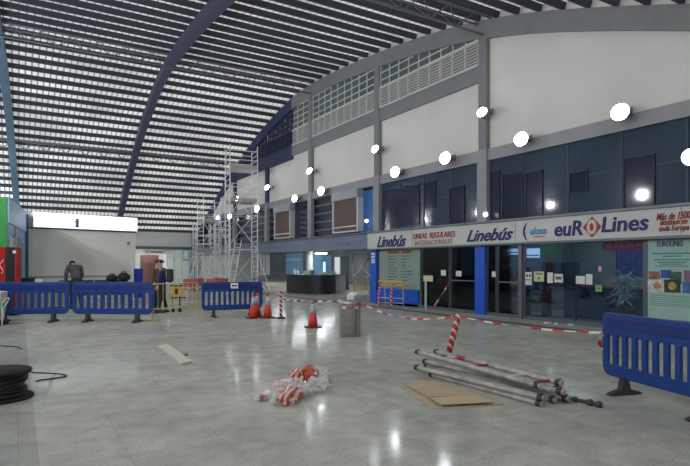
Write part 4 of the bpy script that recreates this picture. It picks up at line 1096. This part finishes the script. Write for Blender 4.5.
sheet([(429.5,398.3),(441,405.8),(494,403.4),(476,395.2)], .024, .007, mat('lighter_cardboard',(.48,.39,.26),.85,noise=.06), 'cardboard_sheet', 'near upper sheet of flattened cardboard, its corner overlapping the others', 'cardboard', .012, 'flattened cardboard')
sheet([(158.3,347),(167,345.4),(192,362.8),(181.2,365.6)], .002, .035, M_wood, 'board', 'pale wooden board lying alone on the open floor', 'board')
sheet([(179,353),(184,352.2),(188,355),(183,356.4)], .001, .03, mat('scrap_grey',(.25,.24,.22),.8), 'wood_scrap', 'small grey scrap lying beside the pale wooden board', 'scrap')

sc_ = at(-1.0,0,6.42); sc_.z = 0
M_drum = mat('matt_black_drum', (.006,.006,.007), .85)
t = thing('cable_drum', 'black cable drum on the floor at the left edge', 'cable drum', sc_)
b = B(); lathe(b, [(.05,0),(.355,0),(.365,.012),(.365,.022),(.355,.032),(.05,.032)], 48); obj('flange', b, M_drum, t)
b = B(); lathe(b, [(.05,.31),(.335,.31),(.345,.32),(.345,.332),(.335,.342),(.05,.342)], 48); obj('flange', b, M_drum, t)
b = B()
prof = [(.1,.03)]
for k in range(12): prof += [(.262+.010*math.sin(k*2.1), .036+k*.0228), (.276+.010*math.sin(k*2.1), .036+k*.0228+.0114)]
prof += [(.1,.31)]; lathe(b, prof, 40); obj('wound_cable', b, mat('cable_black',(.008,.008,.009),.55), t)
for k in range(5):
    rr = .275+.003*k; b = B(); a0 = random.uniform(0,6); tl_ = random.uniform(-.05,.05)
    tube(b, [((rr+.012)*math.cos(a0+a), ) + ((rr+.012)*math.sin(a0+a), .08+.045*k+tl_*math.sin(a)) for a in [i*2*PI/40 for i in range(41)]], .011, 6, cap=False); obj('cable_turn', b, MATS['cable_black'], t)
def cable(pts, r, label, n=8, m=None):
    P_ = [Vector(p) for p in pts]; out = []
    for i in range(len(P_)-1):
        p0 = P_[max(i-1,0)]; p1 = P_[i]; p2 = P_[i+1]; p3 = P_[min(i+2,len(P_)-1)]
        for k in range(n):
            u = k/n; out.append(.5*((2*p1)+(p2-p0)*u+(2*p0-5*p1+4*p2-p3)*u*u+(3*p1-p0-3*p2+p3)*u**3))
    out.append(P_[-1]); b = B(); tube(b, out, r, 7); o = obj('cable', b, m or MATS['cable_black'], smooth=True); tag(o, label, 'cable'); return o
cable([at(29,371.5,6.42), at(38,372.8,6.8), pt(54,373.4,.02), pt(65,374.8,.012), pt(64.5,376.6,.012), pt(50,378.8,.012), pt(40,380,.012), pt(36,381.2,.02)], .010, 'loose black cable loop lying on the floor beside the cable drum')
cable([pt(-4,345.8,.01), pt(8,346.2,.01), pt(17,347,.01), pt(22,348.8,.01)], .010, 'short dark cable end on the floor at the left edge beyond the drum')

from mathutils import noise as mnoise
def clear_film():
    m = bpy.data.materials.new('clear_film'); m.use_nodes = True; nt = m.node_tree; N = nt.nodes; L = nt.links
    bs = N['Principled BSDF']; bs.inputs['Base Color'].default_value = (.85,.86,.86,1); bs.inputs['Roughness'].default_value = .12
    bs.inputs['Alpha'].default_value = .30; bs.inputs['Specular IOR Level'].default_value = .9
    MATS['clear_film'] = m; return m
BS = 1.0
def lump(parent, c, ax, ang, m, name, amp=.18, seed=0, fr=3.5, sub=4, tiltz=0):
    b = B(); bmesh.ops.create_icosphere(b, subdivisions=sub, radius=1)
    for v in b.verts:
        n1 = mnoise.noise(v.co*fr*.5+Vector((seed,0,0))); n2 = abs(mnoise.noise(v.co*fr*1.6+Vector((0,seed,0))))
        k = 1+amp*n1*1.6-amp*n2*1.4; v.co = Vector((v.co.x*ax[0]*k*BS, v.co.y*ax[1]*k*BS, v.co.z*ax[2]*k*BS))
    o = obj(name, b, m, parent); o.location = c; o.rotation_euler = (0,tiltz,ang)
    return o
def tape_bag():
    c0 = gp(290,389); t = thing('bag_of_tape', 'clear plastic bag stuffed with crumpled red and white tape on the floor', 'bag', c0)
    mt = stripe_mat('crumpled_tape', (.52,.10,.06), (.74,.62,.56), 15., 1, .25, .5)
    mt2 = stripe_mat('crumpled_tape_fine', (.55,.08,.05), (.72,.66,.62), 11., 2, .6, .5)
    def L(px,py,z): return pt(px,py,z)-c0
    def ang(a,b_): d = pt(*b_,0)-pt(*a,0); return math.atan2(d.y,d.x)
    a1 = ang((279,402),(303,385))
    lump(t, L(291,395,.075), (.27,.10,.085), a1, mt, 'tape_bundle', .22, 1)
    lump(t, L(282,385,.06), (.15,.10,.07), a1+.3, mt2, 'tape_bundle', .3, 2)
    lump(t, L(298,376,.07), (.13,.09,.08), a1-.2, mt, 'tape_bundle', .3, 3)
    lump(t, L(311,374.5,.09), (.085,.11,.11), a1, M_redt, 'tape_bundle', .25, 4)
    lump(t, L(263,398,.03), (.045,.04,.035), 0, M_redt, 'tape_bundle', .25, 5)
    fm = clear_film()
    lump(t, L(316,385,.07), (.22,.12,.085), a1, fm, 'plastic_film', .42, 6, 5)
    lump(t, L(319,375,.09), (.13,.10,.10), a1+.4, fm, 'plastic_film', .45, 7, 5)
    lump(t, L(265,397,.035), (.11,.06,.045), .1, fm, 'plastic_film', .4, 8, 5)
    lump(t, L(289,391,.08), (.34,.19,.12), a1, fm, 'plastic_film', .30, 9, 5)
M_redt = mat('red_tape_wad', (.46,.07,.04), .45, noise=.4, nscale=18)
BS = 1.13
tape_bag()
BS = 1.0

for i,(px,py,sx,lab) in enumerate(((548,323.5,.10,'white plaster fragment on the floor below the two stacked notices'),(556,324.5,.07,'small plaster fragment beside the larger white one in front of the large window'),(571,325.5,.08,'plaster fragment farther right in front of the large window'),(403,318,.06,'small plaster fragment near the sagging tape'))):
    o = box('plaster_fragment', M_wht, -sx,-sx*.6,0,sx,sx*.6,.04, bevel=.01); o.location = gp(px,py); o.rotation_euler=(0,0,i*.7); tag(o, lab, 'fragment')
# things at the left edge in front of the barrier
p = at(-8, 0, 14.2)
t = thing('leaning_crate', 'beige wooden crate with a green cloth at the left edge before the blue barrier', 'crate', (p.x,p.y,0), -.5)
b = B(); bx(b, -.25,-.15,.12,.22,.15,.9, Matrix.Rotation(.12,4,'Y')); obj('board_body', b, M_wood, t, bevel=.01)
b = B(); 
for i in range(14):
    pass
lump(t, (.28,-.1,.48), (.11,.06,.12), .2, mat('green_cloth',(.03,.28,.16),.8), 'green_cloth', .35, 11)
b = B(); bx(b, -.2,-.16,0,.35,.16,.12); obj('dark_base', b, M_dark, t, bevel=.01)
cable([at(3,316,13.6), at(1.5,306,13.6), at(4,300,13.6), at(9,298,13.6), at(7,303,13.6), at(3,310,13.6), at(2,326,13.6)], .014, 'pale loose cable hanging over the crate at the left edge', m=M_wht)

# ---------------------------------------------------------------- scaffold towers
def tower(pa, pb, H, W, label, decks, mtl, outr=True, lad=True):
    """two ladder frames of width W, at pa and pb"""
    L = (pb-pa).to_2d().length; ang = math.atan2(pb.y-pa.y, pb.x-pa.x)
    t = thing('scaffold_tower', label, 'scaffold', (pa.x,pa.y,0), ang)
    for x in (0, L):
        b = B()
        for y in (0, W): tube(b, [(x,y,.15),(x,y,H)], .028, 6)
        z = .35
        while z < H-.05: tube(b, [(x,0,z),(x,W,z)], .018, 5); z += .28
        obj('ladder_frame', b, mtl, t)
    z = .5; k = 0
    while z < H-1.9:
        for y in (0, W):
            b = B(); p, q = ((0,y,z),(L,y,z+1.9)) if (k+ (y > 0)) % 2 == 0 else ((L,y,z),(0,y,z+1.9))
            tube(b, [p, q], .02, 5); obj('diagonal_brace', b, mtl, t)
        for y in (0, W):
            b = B(); tube(b, [(0,y,z),(L,y,z)], .02, 5); obj('ledger', b, mtl, t)
        z += 1.9; k += 1
    for z in decks:
        box('platform', mat('deck_board',(.46,.44,.40),.8), .03,.05,z,L-.03,W-.05,z+.07, t)
        for h in (.5,1.0):
            for y in (0,W): b = B(); tube(b, [(0,y,z+h),(L,y,z+h)], .02, 5); obj('guard_rail', b, mtl, t)
        for y in (0,W): b = B(); bx(b, 0,y-.015,z+.07,L,y+.015,z+.22); obj('toe_board', b, mat('deck_board',(.46,.44,.40),.8), t)
    for x in (0, L):
        for y in (0, W):
            b = B(); lathe(b, [(.02,.0),(.075,.01),(.075,.11),(.02,.15)], 10, Matrix.Translation((x,y,0))); obj('castor', b, M_dark, t)
    if outr:
        for x, s in ((0,-1),(L,1)):
            for y, q in ((0,-1),(W,1)):
                b = B(); tube(b, [(x,y,2.2),(x+s*.55,y+q*.7,.03)], .024, 5); tube(b, [(x,y,.6),(x+s*.55,y+q*.7,.05)], .016, 5); obj('outrigger', b, mtl, t)
    return t
tower(at(230,0,29.3), at(257.5,0,29.9), 8.1, 1.35, 'tallest scaffold tower, nearly touching the roof in front of the pilasters', (5.0, 6.8), M_scaf)
tower(at(203.5,0,34.6), at(221,0,35.2), 5.95, 1.35, 'middle-height scaffold tower left of the tallest one', (4.3,), M_scaf)
tower(at(196,0,31.6), at(214,0,32.0), 4.0, 1.35, 'low wide scaffold in front of the middle-height tower', (2.3,), M_scaf)
tower(at(219,0,32.6), at(229,0,32.9), 5.0, .7, 'narrow scaffold standing between the tallest tower and the middle-height one', (3.2,), M_scaf, False)
# leaning ladder
A = at(229,0,28.0); A.z=0; C = at(238.5,240,28.9)
t = thing('leaning_ladder', 'pale ladder leaning at the foot of the tallest scaffold tower', 'ladder', (0,0,0))
sd = (at(240,0,28)-at(230,0,28)).normalized()*.16
for sg in (-1,1): b = B(); tube(b, [A+sd*sg,C+sd*sg], .025, 6); obj('side_rail', b, M_scaf, t)
for k in range(1,14): q = A.lerp(C,k/14); b = B(); tube(b, [q-sd,q+sd], .015, 5); obj('rung', b, M_scaf, t)
# red and pink stacked crates / chairs far behind
M_pk = mat('dusty_red_seat', (.40,.12,.11), .6)
def far_chair():
    t = thing('waiting_chair', 'x', 'chair')
    box('seat', M_pk, -.22,-.22,.42,.22,.22,.46, t, .02); box('backrest', M_pk, -.22,.18,.55,.22,.23,.92, t, .02)
    for x in (-.2,.2):
        for y in (-.2,.2):
            b = B(); tube(b, [(x,y,0),(x,y,.42 if y < 0 else .9)], .014, 5); obj('leg', b, M_alu, t)
    return t
fc = far_chair(); 
for i, (px, d) in enumerate(((187,24.6),(194.5,24.2),(202,26),(210,25.2),(218,26.4),(226.5,25.4))):
    p = at(px,0,d); p.z = 0; r = fc if i == 0 else dup(fc)
    r.location = p; r.rotation_euler = (0,0,-.5+.35*(i%3)); r['label'] = 'dusty red chair in the row behind the yellow fence and the far barrier'; r['group'] = 'dusty red chairs'
# yellow case on hand truck
p = at(171.5,0,17.8); e = at(181.5,0,17.9); ang = math.atan2(e.y-p.y,e.x-p.x)
t = thing('yellow_case', 'yellow case with a dark square mark on a black trolley behind the yellow fence', 'case', (p.x,p.y,0), ang)
L=(e-p).to_2d().length
box('case_body', M_yel2, 0,0,.52,L,.25,.86, t, .015); box('dark_mark', M_dark, L*.35,-.012,.60,L*.65,-.001,.78, t); box('dark_rim', M_dark, -.04,-.005,.86,L+.02,.26,.90, t)
b = B()
for x in (.05,L-.05): tube(b, [(x,.1,.52),(x,.1,.08)], .02, 6)
tube(b, [(-.02,.1,.48),(L+.14,.1,.48)], .022, 6); obj('trolley_frame', b, M_dark, t)
for x in (.05,L-.05):
    b = B(); lathe(b, [(.06,-.02),(.06,.02)], 14, Matrix.Translation((x,.1,.06)) @ Matrix.Rotation(PI/2,4,'X')); obj('wheel', b, M_dark, t)

# ---------------------------------------------------------------- people
def skin_mesh(V, E, Rr, root=0, sub=2):
    me = bpy.data.meshes.new('sk'); me.from_pydata([tuple(v) for v in V], E, []); o = bpy.data.objects.new('sk', me); COL.objects.link(o)
    o.modifiers.new('s','SKIN'); 
    if not me.skin_vertices: 
        bm = bmesh.new(); bm.from_mesh(me); bm.verts.layers.skin.verify(); bm.to_mesh(me); bm.free()
    for i, sv in enumerate(me.skin_vertices[0].data):
        r = Rr[i]; sv.radius = (r if isinstance(r, tuple) else (r, r)); sv.use_root = (i == root)
    s = o.modifiers.new('ss','SUBSURF'); s.levels = sub; s.render_levels = sub
    dg = bpy.context.evaluated_depsgraph_get(); out = bpy.data.meshes.new_from_object(o.evaluated_get(dg))
    bpy.data.objects.remove(o)
    for p in out.polygons: p.use_smooth = True
    return out
def person(loc, rz, label, top, trou, lean=0., arms=None, stride=.12, head_drop=0., hairm=None, extra=None, sc=1.):
    t = thing('person', label, 'person', loc, rz); t.scale = (sc,)*3
    ca, sa = math.cos(lean), math.sin(lean)
    hip = Vector((0,0,.92))
    def T(x, y, z):      # torso points bend about the hip
        q = Vector((x, y, z-.92)); return hip+Vector((q.x*ca+q.z*sa, q.y, -q.x*sa+q.z*ca))
    neck, base = T(.0,0,1.44), T(0,0,1.36)
    hd = neck+Vector((math.sin(lean+head_drop)*.14+.02, 0, math.cos(lean+head_drop)*.14)); fwd = Vector((math.cos(lean+head_drop),0,-math.sin(lean+head_drop))); upv = Vector((math.sin(lean+head_drop),0,math.cos(lean+head_drop)))
    arms = arms or [((.05,.26,1.12),(.12,.27,.88)),((.0,-.26,1.12),(.06,-.27,.88))]
    V=[hip]; R=[(.13,.11)]; E=[]
    def add(p, r, par): V.append(Vector(p)); R.append(r); E.append((par, len(V)-1)); return len(V)-1
    w_ = add(T(0,0,1.08), (.115,.10), 0); ch = add(T(0,0,1.26), (.15,.115), w_); bs = add(base, (.10,.08), ch); nk = add(neck, .052, bs)
    jw = add(hd-upv*.03+fwd*.01, (.068,.075), nk); hc = add(hd+upv*.05, (.078,.09), jw); cr = add(hd+upv*.12, (.05,.06), hc); add(hd+fwd*.112+upv*.01, .012, hc)
    ank = []
    for s, (el, wr_) in zip((1,-1), arms):
        sh = add(T(0,s*.18,1.38), .06, bs); e1 = add(T(*el) if len(el)==3 else el, .042, sh); w1 = add(T(*wr_), .028, e1)
        d = (V[w1]-V[e1]).normalized(); pl = add(V[w1]+d*.07, (.036,.02), w1)
        sd_ = Vector((0,1,0))
        for k in range(4): f1 = add(V[pl]+d*.05+sd_*(-.03+.02*k), .008, pl); add(V[f1]+d*(.035+.008*(k in (1,2)))+Vector((0,-s*.01,0)), .007, f1)
        th_ = add(V[w1]+d*.05+fwd*.04, .009, w1); add(V[th_]+d*.035+fwd*.01, .008, th_)
    for s in (1,-1):
        hp = add((0,s*.09,.86), .085, 0); kn = add((.02+s*stride*.4, s*.10, .48), .055, hp); an = add((-.02+s*stride, s*.11, .09), .038, kn); ank.append(Vector((-.02+s*stride, s*.11, 0)))
    me = skin_mesh(V, E, R); me.materials.append(M_skin); o = bpy.data.objects.new('body', me); COL.objects.link(o); o.parent = t; body = o
    # jacket
    V=[T(0,0,.90)]; R=[(.165,.135)]; E=[]
    w_=add(T(0,0,1.08),(.155,.13),0); ch=add(T(0,0,1.27),(.18,.145),w_); bs=add(T(0,0,1.38),(.12,.10),ch); add(T(.0,0,1.44),.07,bs)
    for s,(el,wr_) in zip((1,-1),arms):
        sh=add(T(0,s*.18,1.38),.08,bs); e1=add(T(*el),.062,sh); d=(T(*wr_)-V[e1]); add(V[e1]+d*.88,.046,e1)
    me = skin_mesh(V,E,R); me.materials.append(top); o=bpy.data.objects.new('jacket',me); COL.objects.link(o); o.parent=t
    V=[Vector((0,0,.93))]; R=[(.15,.13)]; E=[]; add(T(0,0,1.03),(.145,.125),0)
    for s in (1,-1):
        hp=add((0,s*.09,.84),.105,0); kn=add((.02+s*stride*.4,s*.10,.48),.075,hp); add((-.02+s*stride,s*.11,.10),.06,kn)
    me = skin_mesh(V,E,R); me.materials.append(trou); o=bpy.data.objects.new('trousers',me); COL.objects.link(o); o.parent=t
    for a in ank:
        b=B(); bmesh.ops.create_icosphere(b, subdivisions=3, radius=1)
        for v in b.verts: v.co = Vector((v.co.x*.14+.05, v.co.y*.048, max(v.co.z*.055,-.03)+.03+(.02 if v.co.x<0 else 0)))
        o=obj('shoe', b, M_dark, t, smooth=True); o.location=a
    b=B(); bmesh.ops.create_icosphere(b, subdivisions=3, radius=1)
    geo=[v for v in b.verts if v.co.z<-.25 or (v.co.x>.35 and v.co.z<.45)]; bmesh.ops.delete(b, geom=geo, context='VERTS')
    for v in b.verts: v.co = Vector((v.co.x*.108, v.co.y*.095, v.co.z*.115))
    o=obj('hair', b, hairm or M_hair, t, smooth=True, fix=False); o.location=hd+upv*.055-fwd*.008; o.rotation_euler=(0,lean+head_drop,0)
    o.modifiers.new('s','SOLIDIFY').thickness=.012
    b=B()
    for s in (1,-1):
        q = hd+fwd*.088+upv*.045+Vector((0,s*.032,0)); bmesh.ops.create_icosphere(b, subdivisions=2, radius=.010, matrix=Matrix.Translation(q))
    obj('eyes', b, M_dark, body)
    return t, T
away = math.atan2(at(76,0,21).y, at(76,0,21).x)
pp = at(76.3,0,19.3); pp.z=0
person(pp, away+.25, 'person in a charcoal jacket seen from behind, bent forward over the waiting seats', M_jack, M_trou, lean=.50, head_drop=.9, arms=[((.16,.24,1.16),(.40,.20,1.02)),((.16,-.24,1.16),(.40,-.20,1.02))], sc=1.13)
pp = at(162.3,0,17.6); pp.z=0
lf = math.atan2(-(at(170,0,17).y-at(150,0,17).y), -(at(170,0,17).x-at(150,0,17).x))
M_navyj = mat('navy_jumper', (.03,.035,.12), .85, noise=.2)
t, T = person(pp, lf+.15, 'person in a navy top with a black backpack, in profile behind the yellow fence', M_navyj, M_trou, lean=.05, stride=.10)
b=B(); bmesh.ops.create_cube(b, size=1, matrix=Matrix.Translation((-.24,0,1.22)) @ Matrix.Diagonal((.20,.30,.44,1)))
o=obj('backpack', b, M_dark, t, bevel=.06)
for s in (1,-1):
    b=B(); tube(b, [(-.16,s*.11,1.40),(-.02,s*.12,1.47),(.10,s*.12,1.36),(.06,s*.13,1.12),(-.16,s*.12,1.05)], .018, 6); obj('backpack_strap', b, M_dark, o)
pp = at(155.3,0,18.4); pp.z=0
M_maroon = mat('maroon_jacket', (.10,.035,.03), .85, noise=.2)
t, T = person(pp, lf+PI+.5, 'person in a dark maroon jacket with a pale scarf, behind the yellow fence', M_maroon, M_trou, lean=.08, stride=.06)
b=B(); tube(b, [(.10,.09,1.40),(.17,.10,1.2),(.20,.02,.95),(.19,-.04,.86)], .035, 8); obj('pale_scarf', b, mat('pale_pink_cloth',(.60,.48,.46),.8), t)

# ---------------------------------------------------------------- world, camera, view
w = bpy.data.worlds.new('roof_fill_sky'); S.world = w; w.use_nodes = True
w.node_tree.nodes['Background'].inputs[0].default_value = (.98,1,1.0,1); w.node_tree.nodes['Background'].inputs[1].default_value = .50  # pale sky added to light the roof sheets from above
cd = bpy.data.cameras.new('camera'); cam = bpy.data.objects.new('camera', cd); COL.objects.link(cam)
cam.location = (0,0,EYE); cam.rotation_euler = (PI/2, 0, -TH)
cd.sensor_width = 36; cd.lens = FX/690*36; cd.shift_y = (HY-233)/690; cd.clip_start = .05; cd.clip_end = 300
S.camera = cam
S.view_settings.view_transform = 'Standard'; S.view_settings.look = 'None'; S.view_settings.gamma = 1
S.view_settings.use_curve_mapping = False; S.view_settings.exposure = 1.62
S.cycles.sample_clamp_indirect = 6; S.cycles.max_bounces = 8; S.cycles.transparent_max_bounces = 12
S.cycles.caustics_reflective = False; S.cycles.caustics_refractive = False
